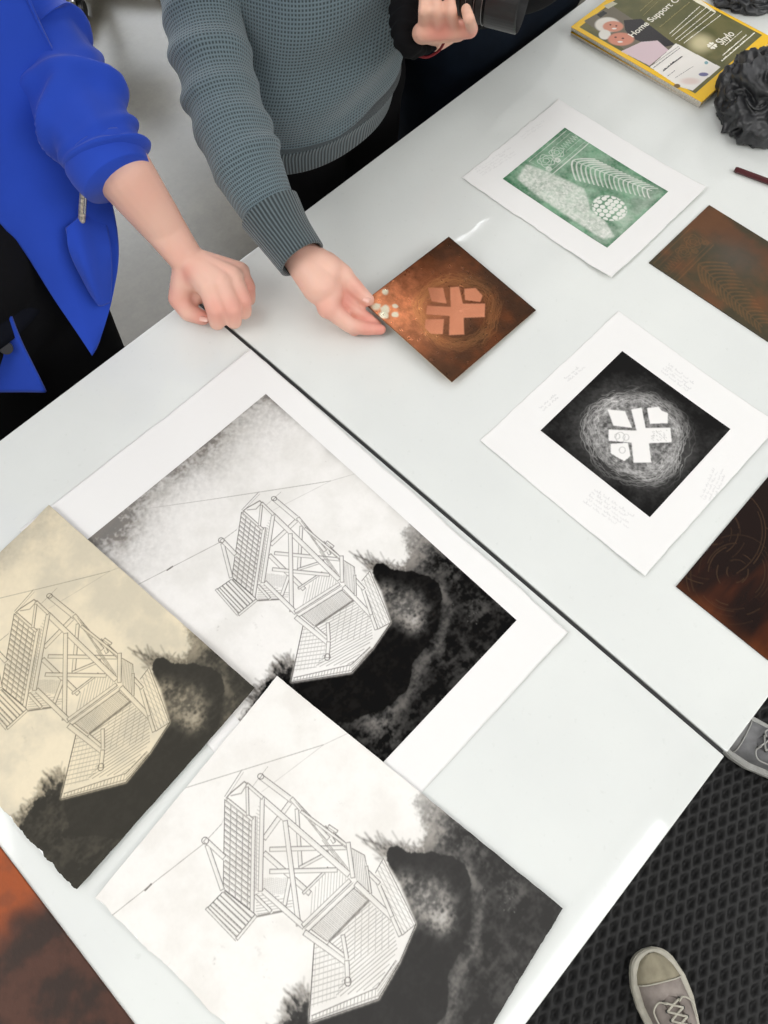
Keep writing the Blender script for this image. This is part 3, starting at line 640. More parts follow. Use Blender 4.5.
# motif in unit square of the plate
def unit_from(corners_px):
    """homography pixel->unit square, corners: (0,1),(1,1),(1,0),(0,0)"""
    dst = [(0, 1), (1, 1), (1, 0), (0, 0)]; A_ = []; b_ = []
    for (x, y), (u, v) in zip(corners_px, dst):
        A_.append([x, y, 1, 0, 0, 0, -u*x, -u*y]); b_.append(u); A_.append([0, 0, 0, x, y, 1, -v*x, -v*y]); b_.append(v)
    h = np.linalg.solve(np.array(A_, float), np.array(b_, float))
    def f(x, y): d = h[6]*x+h[7]*y+1; return ((h[0]*x+h[1]*y+h[2])/d, (h[3]*x+h[4]*y+h[5])/d)
    return f
def ring_canvas(seed, centre, rx, ry, n, ang=0.0):
    R = random.Random(seed); c = Canvas(0, 0, 1, 1, .003)
    for i in range(n):
        k = R.gauss(.98, .13); a0 = R.uniform(0, 6.28); L = R.uniform(.15, 1.1); pts = []; ph = R.uniform(0, 6)
        for s in range(24):
            a = a0+L*s/23; r = k*(1+.05*math.sin(2*a+1)+.045*math.sin(3*a+2)+.03*math.sin(5*a+seed))*(1+.022*math.sin(a*9+ph)+.016*math.sin(a*23+ph*2)); pts.append((centre[0]+rx*r*math.cos(a), centre[1]+ry*r*math.sin(a)))
        c.path(pts, R.uniform(.003, .008), R.uniform(.12, .65))
    return c
uB = unit_from([(538, 430.5), (621.8, 352.5), (729.4, 430.5), (647.6, 516.4)])
def zB(pts): return [uB(560+x*.1953, 370+y*.1953) for x, y in pts]
crossB = [zB(p) for p in ([(358, 205), (412, 195), (432, 298), (560, 298), (566, 372), (448, 376), (460, 474), (368, 474), (358, 372), (240, 362), (240, 305), (385, 312)],
    [(235, 203), (325, 212), (362, 298), (265, 285)], [(440, 198), (500, 192), (515, 212), (548, 225), (546, 275), (455, 278)], [(250, 378), (340, 373), (352, 440), (320, 465), (290, 450), (250, 425)])]
cB = np.mean(np.array(zB([(95, 330), (650, 330), (380, 130), (400, 560)])), 0)
_e = zB([(95, 330), (650, 330), (380, 130), (400, 560)]); RB = .25*(math.dist(_e[0], _e[1])+math.dist(_e[2], _e[3])); ringB = ring_canvas(5, cB, RB*.90, RB*.90, 420)
def crossB_col(U, V):
    s, t = U/.1625, V/.1625; m = np.zeros(U.shape)
    for p in crossB: m = np.maximum(m, polymask(s, t, p))
    m = blur(m, .7); r = np.hypot(s-cB[0], t-cB[1])/(RB*.9); n = vnoise(U.shape, 40, 61, 5); nf = vnoise(U.shape, 6, 62, 3)
    g = .012+.30*sstep(1.05, .80, r)*(.6+1.1*(nf-.5))+.05*np.exp(-((r-1.0)/.35)**2)+(n-.5)*.05
    g = g+ringB.sample(s, t)*.50*np.exp(-((r-1)/.22)**2)*(.3+1.3*n); g = g*(.7+.8*(nf-.3))
    scr = cvn.sample(s, t)
    g = np.clip(g, .012, .6); g = g*(1-m)+.80*m*(1-.75*scr); return g[..., None]*np.array((1.0, .985, .965))
cvn = Canvas(0, 0, 1, 1, .004)
for (x, y, r) in ((300, 345, 26), (330, 345, 16), (285, 340, 14), (310, 410, 16)):
    cvn.path(zB([(x+r*math.cos(a)*random.uniform(.8, 1.1), y+r*math.sin(a)) for a in np.linspace(0, 12, 40)]), .004, .6)
for i in range(40): x, y = random.uniform(460, 540), random.uniform(310, 365); cvn.line(*zB([(x, y), (x+3, y+3)]), .005, .5)
frBi = frame2(.4495, .0075, math.radians(-.7), TZ+.0010)
sheet('printed_image', frBi, .1625, .1632, .0006, crossB_col, .0003, M_paper, pb, zfn=lift(.2712, .244, .0020, 23, (.6, 1, .8, 0), (.0620, .0375)), seed=25, side=(.4, .4, .4))

# --- held copper plate (F)
FC = [np.array(at(*q_)) for q_ in ((365.6, 304, .922), (443, 240, .9145), (536, 310, .905), (452, 382, .911))]
uF = unit_from([(365.6, 304), (443, 240), (536, 310), (452, 382)])
def zF(pts): return [uF(380+x*.2083, 240+y*.2083) for x, y in pts]
crossF = [zF(p) for p in ([(318, 235), (360, 230), (382, 310), (490, 308), (490, 372), (388, 376), (395, 455), (322, 458), (322, 368), (212, 360), (215, 322), (325, 325)],
    [(215, 238), (285, 238), (305, 310), (235, 300)], [(385, 240), (440, 235), (475, 270), (465, 300), (392, 292)], [(210, 385), (295, 383), (292, 452), (240, 452), (208, 425)])]
_e = zF([(150, 340), (560, 340), (360, 190), (350, 510)]); cF = np.mean(np.array(_e), 0); RF = .25*(math.dist(_e[0], _e[1])+math.dist(_e[2], _e[3]))
ringF = ring_canvas(9, cF, RF*.92, RF*.92, 420)
oF = Vector(FC[3]); eU = Vector(FC[2]-FC[3]).normalized(); eV = Vector(FC[0]-FC[3]).normalized(); LF = Vector(FC[2]-FC[3]).length; LV = .5*((Vector(FC[2])-oF).length+(Vector(FC[0])-oF).length)
LV = .35*Vector(FC[0]-FC[3]).length+.65*Vector(FC[1]-FC[2]).length
def frF(u, v): return oF+eU*u+eV*(v*LV/LF)
def maskF(s, t):
    m = np.zeros(s.shape)
    for p in crossF: m = np.maximum(m, polymask(s, t, p))
    return blur(m, .8)
FN = {}
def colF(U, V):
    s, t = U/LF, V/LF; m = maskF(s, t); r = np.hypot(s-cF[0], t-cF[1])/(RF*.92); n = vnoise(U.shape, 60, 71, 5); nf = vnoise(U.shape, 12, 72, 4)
    glow_patina = np.exp(-(np.hypot(s-.18, t-.80)/.38)**2)  # reflected glow painted into the copper towards one corner, mixed with patina
    base = mix(hexc(66, 44, 30), hexc(100, 58, 34), sstep(.35, .7, n)); base = base+(np.array(hexc(236, 150, 104))-base)*np.clip(glow_patina*(.55+.9*(nf-.35)), 0, .9)[..., None]
    gold = np.clip(ringF.sample(s, t)*np.exp(-((r-.97)/.25)**2)*1.1, 0, 1)*.75; base = base+(np.array(hexc(226, 158, 98))-base)*(gold*(.42+1.0*glow_patina))[..., None]
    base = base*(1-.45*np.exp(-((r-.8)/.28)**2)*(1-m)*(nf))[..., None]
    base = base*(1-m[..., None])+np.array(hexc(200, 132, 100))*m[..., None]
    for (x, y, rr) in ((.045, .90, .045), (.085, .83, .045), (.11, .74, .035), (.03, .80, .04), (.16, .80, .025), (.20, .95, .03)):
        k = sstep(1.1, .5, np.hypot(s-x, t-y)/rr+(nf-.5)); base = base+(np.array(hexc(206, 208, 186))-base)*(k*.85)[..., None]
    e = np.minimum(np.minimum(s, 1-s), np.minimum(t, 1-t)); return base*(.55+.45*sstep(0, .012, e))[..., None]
def roughF(U, V):
    s, t = U/LF, V/LF; nf = vnoise(U.shape, 10, 73, 4); return np.clip(.33+.25*(nf-.5)+.05*maskF(s, t), .2, .7)
M_copper = vcol('etched_copper', .4, .85, .5, bump=(420, .5, .0006), attr_rough=True)
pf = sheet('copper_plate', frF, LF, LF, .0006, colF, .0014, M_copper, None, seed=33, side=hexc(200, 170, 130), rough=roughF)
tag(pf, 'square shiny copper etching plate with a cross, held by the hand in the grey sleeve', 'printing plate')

# --- fern motif shared by green print (A) and brown plate (G); s across, t away from the far border
def fern_canvas():
    c = Canvas(0, 0, 1, 1, .0035); R = random.Random(3)     # light lines
    # border frame and panel with rosettes
    c.path([(.40, .245), (1, .245)], .010, .8); c.path([(.40, .215), (1, .215)], .006, .6); c.path([(.37, .03), (.98, .03)], .008, .8); c.path([(.37, .03), (.40, .23)], .006, .5)
    for cx, cy, r0 in ((.50, .12, .085), (.665, .125, .075), (.585, .18, .03), (.43, .19, .03)):
        for r in (r0, r0*.72, r0*.4):
            c.path([(cx+r*(1+.12*math.sin(5*a+r*90))*math.cos(a), cy+.72*r*(1+.12*math.sin(5*a+r*90))*math.sin(a)) for a in np.linspace(0, 6.3, 40)], .007, .85)
    for k in range(14): x = .74+.018*k; c.path([(x, .10+.05*(k % 2)), (x+.018, .12-.05*(k % 2)+.03)], .007, .7)
    c.path([(.74, .17), (.98, .17)], .006, .6); c.path([(.74, .07), (.98, .07)], .006, .6)
    # fern: rib and paired leaflets
    def rib(q): return (.69+.20*q, .27+.60*q)
    c.path([rib(q) for q in np.linspace(0, 1.05, 12)], .010, .8)
    for i in range(17):
        q = i/16; x, y = rib(q); L = .26*(1-.62*q)
        for sd, ex_, ey_ in ((1, .17, .12), (-1, -.19, .15)):
            k = 1-.55*q; pts = [(x+ex_*k*f, y+ey_*k*f**1.5*.95) for f in np.linspace(0, 1, 7)]
            c.path(pts, .015*(1-.3*q), .85); c.path([(p[0], p[1]+.014) for p in pts[2:]], .005, .4)
    return c
FERN = fern_canvas()
def cone_scales(s, t):
    """white lozenges of the pine cone"""
    cx, cy = .43, .775; u = (s-cx)/.165; v = (t-cy)/.135; ins = sstep(1.05, .92, np.hypot(u, v)); d = np.full(s.shape, 9.); R = random.Random(12); k = 0
    for i in range(-3, 4):
        for j in range(-3, 4):
            px, py = (i+.5*(j % 2))*.36+R.uniform(-.04, .04), j*.32+R.uniform(-.04, .04); d = np.minimum(d, np.hypot((u-px)/1.15, v-py))
    return ins, sstep(.165, .125, d)
def fern_light(s, t, seed):
    """amount of bare paper in the print, 0 inked .. 1 bare"""
    n = vnoise(s.shape, 34, seed, 5); nf = vnoise(s.shape, 5, seed+1, 3)
    g = .14+.35*(n-.35); arm = polymask(s, t, [(.10, .08), (.32, .03), (.40, .22), (.44, .40), (.46, .52), (.38, .60), (.28, .68), (.27, .82), (.16, .98), (.06, .93), (.06, .30)])
    arm = blur(arm.astype(float), 2.5); g = g*(1-arm)+(.66+.5*(nf-.5))*arm
    g = np.maximum(g*(1-.35*(1-arm)), FERN.sample(s, t)*(.75+.6*(n-.4)))
    ins, sc_ = cone_scales(s, t); g = g*(1-ins)+(.12+.82*sc_)*ins
    ed = np.minimum(np.minimum(s, 1-s), np.minimum(t, 1-t)); lowr = sstep(.78, 1, t)*.35*(n); g = g+lowr
    edge = sstep(.0, .045, ed+(n-.5)*.05); g = g*(.35+.65*edge)
    return np.clip(g+(nf-.5)*.22, 0, .95)
frA = frame2(.6960, .2495, 0, TZ+.0006); cvA = Canvas(-.01, -.01, .25, .29, .0006)
LA = lines_local((.6960, .2495), 0)
def sa(px1, py1, px2, py2, n, size, v): a, b = LA(px1, py1), LA(px2, py2); scribbles(cvA, a[0], a[1], b[0]-a[0], b[1]-a[1], n, math.hypot(b[0]-a[0], b[1]-a[1]), size, v)
sa(474, 170, 512, 146, 4, .0024, .28); sa(520, 137, 548, 118, 2, .0024, .22)
pa = empty('fern_print', (.81, .38, TZ), 'white sheet with a green print of a fern and pine cone', 'print')
sheet('paper_sheet', frA, .2230, .2665, .0008, plain(16, scrib=cvA), .0006, M_paper, pa, (.0012, .0008, .0006, .0016), lift(.223, .2665, .0026, 27, (.4, 1.2, .8, 0)), seed=26)
def greenA(U, V):
    s, t = U/.1430, 1-V/.1863; g = fern_light(s, t, 81); n = vnoise(U.shape, 30, 85, 4)
    ink = mix(hexc(62, 112, 80), hexc(116, 158, 128), sstep(.3, .75, n)); return ink*(1-g[..., None])+np.array(hexc(226, 226, 220))*g[..., None]
sheet('printed_image', frame2(.7362, .2853, 0, TZ+.0010), .1430, .1863, .0006, greenA, .0003, M_paper, pa, zfn=lift(.223, .2665, .0026, 27, (.4, 1.2, .8, 0), (.0402, .0358)), seed=28, side=(.6, .6, .6))
# brown fern plate (G)
def brownG(U, V):
    s, t = 1-U/.1870, 1-V/.1870; ss, tt = (V/.1870), 1-U/.1435
    s = 1-U/.1435; t = 1-V/.1868
    n = vnoise(U.shape, 60, 91, 5); nf = vnoise(U.shape, 8, 92, 3); f = FERN.sample(s, t)
    x, y = U/.1435, t
    b = mix(hexc(66, 60, 44), hexc(80, 69, 48), sstep(.35, .7, n))
    rust = np.clip(sstep(.45, .8, n+.35*np.exp(-((x-.82)/.16)**2)+.25*np.exp(-(np.hypot(x-.15, y-.1)/.12)**2)), 0, 1); b = b+(np.array(hexc(132, 66, 34))-b)*(rust*.34)[..., None]
    gr = np.exp(-(np.hypot(x-.62, y-.42)/.2)**2); b = b+(np.array(hexc(84, 80, 72))-b)*(gr*.7)[..., None]
    return b+(np.array(hexc(156, 108, 62))-b)*(f*.24*(.5+nf))[..., None]
M_brown = vcol('tarnished_copper', .5, .25, .3, bump=(300, .35, .0005))
pg = sheet('copper_plate', frame2(.7560, .0425, 0, TZ+.0018), .1435, .1868, .0007, brownG, .0016, M_brown, None, seed=35, side=hexc(70, 58, 40))
tag(pg, 'dull brown fern etching plate lying to the right of the green print', 'printing plate')
# dark plate (H)
def darkH(U, V):
    s, t = U/.20, V/.20; n = vnoise(U.shape, 50, 101, 5, (1, 4)); b = mix(hexc(26, 12, 8), hexc(84, 40, 18), sstep(.45, .9, n)); k = SPH.sample(s, t)
    e = np.minimum(s, t); b = b+(np.array(hexc(120, 62, 26))-b)*(np.exp(-(e/.05)**2)*.5*n)[..., None]; return b+(np.array(hexc(110, 84, 60))-b)*(k*.5)[..., None]
SPH = Canvas(0, 0, 1, 1, .003); R_ = random.Random(8)
for i in range(46):
    cx, cy = (.42, .62) if i % 2 else (.30, .40); r = R_.uniform(.05, .36); a0 = R_.uniform(0, 6.3); SPH.path([(cx+r*math.cos(a0+q), cy+.8*r*math.sin(a0+q)) for q in np.linspace(0, R_.uniform(.3, 1.6), 14)], .004, R_.uniform(.2, .7))
M_dark = vcol('dark_varnished_plate', .2, .2, .2, bump=(200, .15, .0005))
ph = sheet('copper_plate', frame2(.4015, -.1805, 0, TZ+.0018), .2000, .1180, .0008, lambda U, V: darkH(U, V), .0016, M_dark, None, seed=37, side=hexc(60, 34, 18))
tag(ph, 'dark red-brown varnished etching plate at the right edge below the cross print', 'printing plate')
# large brown plate (K)
def brownK(U, V):
    s, t = U/.24, V/.34; n = vnoise(U.shape, 90, 111, 5); n2 = vnoise(U.shape, 20, 112, 5)
    b = mix(hexc(46, 33, 27), hexc(74, 45, 34), sstep(.35, .7, n2)); k = sstep(.44, .62, t*.85+(n-.5)*.55+.02); b = b+(np.array(hexc(150, 72, 30))-b)*(k*.9)[..., None]
    b = b+(np.array(hexc(66, 46, 38))-b)*(.35*sstep(.5, .8, n2))[..., None]; return b
pk = sheet('copper_plate', frame2(-.5090, -.0500, 0, TZ+.0020), .2400, .3400, .0012, brownK, .0018, M_brown, None, seed=39, side=hexc(110, 60, 36))
tag(pk, 'large orange-brown copper plate in the bottom left corner of the photo', 'printing plate')
# ---------------------------------------------------------------- magazines
M_mag = vcol('glossy_cover', .16, 0, .5); M_pages = simple('page_edges', hexc(206, 200, 190), .8, var=(400, .25)); M_yel = simple('yellow_cover', hexc(232, 184, 40), .25)
def text_mesh(name, body, size, fr, u, v, mat, parent, shear=0.0, h=.00025, rot=0.0, wide=None, bold=.0):
    cu = bpy.data.curves.new('txt', 'FONT'); cu.body = body; cu.size = size; cu.extrude = .00008; cu.shear = shear; cu.offset = bold
    o = bpy.data.objects.new('txt', cu); COL.objects.link(o); dg = bpy.context.evaluated_depsgraph_get(); dg.update()
    me = bpy.data.meshes.new_from_object(o.evaluated_get(dg)); bpy.data.objects.remove(o)
    xs = [q.co.x for q in me.vertices]; k = (wide/(max(xs)-min(xs))) if wide else 1
    c, s = math.cos(rot), math.sin(rot); p0 = fr(0, 0); ex = fr(1, 0)-p0; ey = fr(0, 1)-p0; ez = ex.cross(ey).normalized()
    for q in me.vertices:
        x, y = q.co.x*k, q.co.y; q.co = p0+ex*(u+x*c-y*s)+ey*(v+x*s+y*c)+ez*(h+q.co.z)
    return link(name, me, mat, parent, smooth=False)
MZ = TZ
def magazine(x, y, ang, z, w_, h_, th, label, colfn, res=.0008):
    f = frame2(x, y, ang, z); e = empty('magazine', (x+w_/2, y+h_/2, z), label, 'magazine', 'magazines stacked at the top right')
    c = f(w_/2, h_/2); box('pages', (c.x, c.y, z+th/2), (w_-.001, h_-.002, th-.0008), M_pages, e, 0, Matrix.Rotation(ang, 4, 'Z'))
    fr = lambda u, v: f(u, v)+Vector((0, 0, th))
    cv = sheet('cover', fr, w_, h_, res, colfn, .0005, M_mag, e, seed=45, side=hexc(225, 180, 60)); return e, fr, cv
yel = hexc(238, 190, 36)
def yellow_only(U, V): return np.ones(U.shape+(3,))*np.array(yel)*(1-.1*(vnoise(U.shape, 30, 5, 3)[..., None]-.5))
LB_, WB_ = .1995, .2475
magazine(1.0545, .3510, math.radians(.6), TZ+.0002, .2010, .2465, .0046, 'yellow-bordered magazine, lowest in the stack of three', yellow_only, .01)
magazine(1.0520, .3500, math.radians(-.5), TZ+.0050, .2000, .2475, .0044, 'yellow-bordered magazine in the middle of the stack of three', yellow_only, .01)
MW, MH = .2000, .2480
def mg(px, py): p = at(px, py, .914); return (p.x-1.0495, p.y-.3495)
def cover(U, V):
    n = vnoise(U.shape, 40, 121, 5); out = np.ones(U.shape+(3,))*np.array(yel)
    g = (U > .009) & (U < .194) & (V > .018) & (V < .238); out[g] = (mix(hexc(84, 84, 44), hexc(104, 100, 58), sstep(.3, .7, n)))[g]
    def Pl(pts, col):
        m = polymask(U, V, pts); out[m] = col
    P0 = lambda *q: [mg(560+x*.2708, y*.2708) for x, y in q]
    # photo of two older women
    Pl(P0((88, 78), (190, 20), (420, 170), (335, 250)), hexc(108, 100, 84))
    Pl(P0((235, 75), (300, 70), (425, 165), (360, 180), (262, 140), (240, 110)), hexc(30, 26, 30))
    Pl(P0((225, 190), (300, 155), (360, 150), (400, 185), (330, 243)), hexc(212, 190, 196))
    def el(cx, cy, rx, ry, col, soft=.12):
        c = mg(560+cx*.2708, cy*.2708); a = mg(560+(cx+rx)*.2708, cy*.2708); b = mg(560+cx*.2708, (cy+ry)*.2708)
        M = np.linalg.inv(np.array([[a[0]-c[0], b[0]-c[0]], [a[1]-c[1], b[1]-c[1]]])); x, y = U-c[0], V-c[1]; r = np.hypot(M[0, 0]*x+M[0, 1]*y, M[1, 0]*x+M[1, 1]*y)
        k = sstep(1+soft, 1-soft, r); out[:] = out*(1-k[..., None])+np.array(col)*k[..., None]
    el(175, 92, 46, 28, hexc(222, 216, 206)); el(196, 98, 38, 20, hexc(206, 140, 116)); el(165, 128, 22, 18, hexc(226, 222, 214)); el(225, 145, 48, 24, hexc(208, 136, 112))
    el(186, 92, 4, 3, hexc(90, 50, 44)); el(208, 96, 4, 3, hexc(90, 50, 44)); el(200, 106, 9, 3, hexc(235, 225, 220)); el(205, 138, 5, 3, hexc(90, 50, 44)); el(232, 142, 5, 3, hexc(90, 50, 44)); el(222, 155, 10, 3, hexc(235, 225, 220))
    # white coupon panel
    Pl(P0((428, 160), (592, 248), (490, 335), (440, 320), (332, 248)), hexc(236, 232, 226)); el(432, 318, 12, 8, hexc(120, 96, 60)); el(530, 275, 18, 7, hexc(110, 110, 150)); el(540, 232, 7, 6, hexc(130, 170, 176)); el(480, 300, 34, 12, hexc(226, 208, 200), .5)
    # pale curl and glow picture
    Pl(P0((488, 0), (520, 0), (575, 42), (574, 48), (520, 18)), hexc(235, 228, 205)); el(520, 160, 40, 30, hexc(200, 190, 150), .7)
    Pl(P0((135, 55), (160, 40), (175, 48), (150, 66)), hexc(30, 28, 24))
    Pl(P0((160, 22), (195, 5), (212, 14), (178, 33)), hexc(190, 186, 160))
    return out
mtop, frM, mcover = magazine(1.0495, .3495, 0, TZ+.0096, MW, MH, .0046, 'magazine with an olive green advert cover, topmost of the stack of three', cover, .0007)
M_ink_w = simple('white_print', hexc(238, 234, 220), .3); M_ink_d = simple('dark_print', hexc(60, 58, 60), .4)
def tx(body, px, py, size, mat=M_ink_w, wide=None, **k): u, v = mg(px, py); return text_mesh('lettering', body, size, frM, u, v, mat, mcover, wide=wide, **k)
tx('Home Support Care', 632.5, 38, .0155, wide=.150, bold=.0002)
tx('Shylo', 722, 45.5, .0200, wide=.036, bold=.0002)
def bars(lst, mat, nm):
    for (x1, y1, x2, y2, wd) in lst:           # one line of small type each
        bm = bmesh.new(); a, b = mg(x1, y1), mg(x2, y2); L = math.hypot(b[0]-a[0], b[1]-a[1]); ux, uy = (b[0]-a[0])/L, (b[1]-a[1])/L; top, bot = [], []; t = 0
        while t < L:                            # a ragged run of letters joined at the base line
            h = wd*random.choice((.5, .55, .55, .9, .25)); 
            for q_, hh in ((t, h), (min(L, t+.0009), h)): top.append((a[0]+ux*q_-uy*hh, a[1]+uy*q_+ux*hh)); bot.append((a[0]+ux*q_+uy*wd*.15, a[1]+uy*q_-ux*wd*.15))
            t += .0013
        vt = [bm.verts.new(frM(*c)+Vector((0, 0, .00035))) for c in top]; vb = [bm.verts.new(frM(*c)+Vector((0, 0, .00035))) for c in bot]
        for i in range(len(vt)-1): bm.faces.new((vb[i], vb[i+1], vt[i+1], vt[i]))
        from_bm(nm, bm, mat, mcover)
q = lambda x, y: (640+x*.16667, y*.16667)
L_ = []
for (x1, y1, x2, y2) in ((178, 205, 360, 40), (190, 220, 400, 45), (212, 240, 430, 60), (235, 248, 455, 75), (262, 262, 485, 92)): L_.append((*q(x1, y1), *q(x2, y2), .0016))
for (x1, y1, x2, y2, w2) in ((510, 275, 612, 188, .0016), (497, 335, 640, 212, .0022), (490, 370, 690, 198, .0026)): L_.append((*q(x1, y1), *q(x2, y2), w2))
for (x1, y1, x2, y2) in ((560, 24, 590, 0),): pass
bars(L_, M_ink_w, 'small_type')
bars([(*q(120, 165), *q(300, 15), .0022), (*q(0, 70), *q(90, -10), .0022), (*q(20, 95), *q(110, 10), .0016)], simple('olive_print', hexc(140, 130, 84), .4), 'small_type')
bars([(*q(80, 410), *q(240, 290), .0014), (*q(75, 392), *q(232, 280), .0010), (*q(140, 430), *q(180, 395), .0028), (*q(180, 395), *q(255, 340), .0030), (*q(165, 460), *q(210, 425), .0012), (*q(210, 470), *q(320, 400), .0008)], M_ink_d, 'small_type')
bars([(*q(590, 345), *q(700, 285), .0010)], simple('ochre_print', hexc(170, 120, 30), .4), 'small_type')
bm = bmesh.new(); fc = mg(*q(432, 275))       # clover of four hearts beside the name
for k in range(4):
    a0 = PI/4+k*PI/2; r = .0048; cxx, cyy = fc[0]+r*math.cos(a0), fc[1]+r*math.sin(a0); vs = []
    for i in range(20):
        tt = 2*PI*i/20; hx = 16*math.sin(tt)**3/17; hy = (13*math.cos(tt)-5*math.cos(2*tt)-2*math.cos(3*tt)-math.cos(4*tt))/17
        rr = a0-PI/2; x = hx*math.cos(rr)-hy*math.sin(rr); y = hx*math.sin(rr)+hy*math.cos(rr); p = frM(cxx+x*.0042, cyy+y*.0042); vs.append(bm.verts.new((p.x, p.y, p.z+.0003)))
    f_ = bm.faces.new(vs); r2 = bmesh.ops.extrude_face_region(bm, geom=[f_]); bmesh.ops.translate(bm, vec=(0, 0, -.0003), verts=[g for g in r2['geom'] if isinstance(g, bmesh.types.BMVert)])
from_bm('clover_emblem', bm, M_ink_w, mcover)

# ---------------------------------------------------------------- crumpled black bundle, second dark bundle, maroon pencil
def crumple(name, c, sx, sy, sz, seed, label, cat, mat, rot=0):
    bm = bmesh.new(); bmesh.ops.create_icosphere(bm, subdivisions=6, radius=1.0)
    for v in bm.verts:
        d = v.co.normalized(); p = d*1.6+Vector((seed, 0, 0))
        wv = Vector((mnoise.noise(p*1.3), mnoise.noise(p*1.3+Vector((9, 0, 0))), mnoise.noise(p*1.3+Vector((0, 9, 0)))))
        q_ = p+wv*1.1
        r = 1+.30*mnoise.noise(q_*.9); rg = 0; am = .27; fq = .8
        for o in range(3): rg += am*(1-2*abs(mnoise.noise(q_*fq))) ; am *= .36; fq *= 2.0
        r += rg-.12
        co = Vector((d.x*r*sx, d.y*r*sy, d.z*r*sz)); c2, s2 = math.cos(rot), math.sin(rot)
        z = co.z
        if z < -.45*sz: z = -.45*sz+(z+.45*sz)*.05
        v.co = Vector((co.x*c2-co.y*s2+c[0], co.x*s2+co.y*c2+c[1], z+c[2]+.47*sz*1.0))
    mz = min(v.co.z for v in bm.verts)
    for v in bm.verts: v.co.z += TZ+.0005-mz
    o = from_bm(name, bm, mat, None, True); return tag(o, label, cat)
M_black = simple('black_coated_cloth', (.022, .023, .026), .38, bump=(180, .5, .002), var=(30, .5), spec=.6)
pcr = at(765, 108, .92); crumple('crumpled_cloth', (pcr.x+.008, pcr.y+.008, TZ), .066, .058, .052, 4.2, 'crumpled black cloth beside the magazines at the right edge', 'cloth', M_black, .4)
pcr2 = at(752, -6, .92); crumple('folded_glove', (pcr2.x+.012, pcr2.y+.012, TZ), .050, .034, .024, 8.7, 'dark rounded bundle cut by the top right corner of the photo', 'bundle', M_black, -.78)
p1, p2 = at(735.5, 169.5, TZ+.0042), at(768, 181.5, TZ+.0042); dr = (p2-p1).normalized()
pen = empty('grease_pencil', (p1.x, p1.y, TZ), 'dark maroon pencil on the white table at the right edge', 'pencil')
def hexrod(name, a, b, r, mat, parent, seg=6):
    t = (b-a).normalized(); s = t.cross(Vector((0, 0, 1))).normalized(); u = s.cross(t)
    rg = [[c + s*math.cos(2*PI*j/seg)*rr + u*math.sin(2*PI*j/seg)*rr for j in range(seg)] for c, rr in ((a, r*.8), (a+t*.001, r), (b-t*.001, r), (b, r*.8))]
    return loft(name, rg, mat, parent, smooth=False)
hexrod('barrel', p1, p1+dr*.13, .0040, simple('maroon_lacquer', hexc(74, 18, 24), .3), pen); hexrod('end_cap', p1-dr*.0012, p1+dr*.0005, .0036, simple('dark_end', hexc(60, 20, 24), .5), pen)
# ---------------------------------------------------------------- people
def V3(p): return Vector(p)
def hand_caps(wrist, fwd, up, thumb, curl=.5, s=1.0):
    """relaxed hand: palm, four unequal bent fingers and a thumb from the side of the palm"""
    w0 = V3(wrist); f = V3(fwd).normalized(); u = V3(up); u = (u-f*u.dot(f)).normalized(); t = V3(thumb); t = (t-f*t.dot(f)-u*t.dot(u)).normalized(); caps = []
    for i, (off, L, r) in enumerate(((.030, .074, .0088), (.010, .083, .0090), (-.010, .077, .0086), (-.029, .060, .0076))):
        m = w0+f*.088*s*(1-.02*i)+t*off*s; caps.append((w0+t*off*.5*s+f*.01, m, .015*s, .0115*s)); d = f; p = m; a = 0
        for k, fr in enumerate((.46, .30, .24)):
            a += curl*(.55, .75, .5)[k]; d = f*math.cos(a)-u*math.sin(a); q_ = p+d*L*fr*s; caps.append((p, q_, r*(1-.07*k)*s, r*(.93-.09*k)*s)); p = q_
    b = w0+t*.022*s+f*.012*s-u*.006; m = b+(t*.55+f*.72-u*.3).normalized()*.042*s; q1 = m+(t*.30+f*.9-u*.3).normalized()*.034*s; q2 = q1+(t*.05+f*.95-u*.35).normalized()*.026*s
    caps += [(b, m, .015*s, .0125*s), (m, q1, .0115*s, .0100*s), (q1, q2, .0100*s, .0082*s)]
    return caps
def head_caps(c, face):
    """skull, jaw, nose, brow, lips, ears and neck; c = centre of the skull, face = facing direction"""
    c = V3(c); f = V3(face).normalized(); z = Vector((0, 0, 1)); s = f.cross(z).normalized(); caps = [(c-f*.018+z*.02, c+f*.022+z*.022, .080, .074), (c+f*.02-z*.03, c+f*.045-z*.075, .060, .036), (c-f*.01-z*.03, c+f*.035-z*.085, .062, .034)]
    caps += [(c+f*.088+z*.012, c+f*.108-z*.024, .008, .0115), (c+f*.092-z*.050+s*.014, c+f*.092-z*.050-s*.014, .0075, .0075), (c+f*.09-z*.061+s*.010, c+f*.09-z*.061-s*.010, .0080, .0080)]
    caps += [(c+f*.080+z*.030+s*.04, c+f*.088+z*.028, .012, .010), (c+f*.080+z*.030-s*.04, c+f*.088+z*.028, .012, .010), (c+s*.078-z*.005, c+s*.082-z*.035-f*.004, .012, .008), (c-s*.078-z*.005, c-s*.082-z*.035-f*.004, .012, .008)]
    return caps
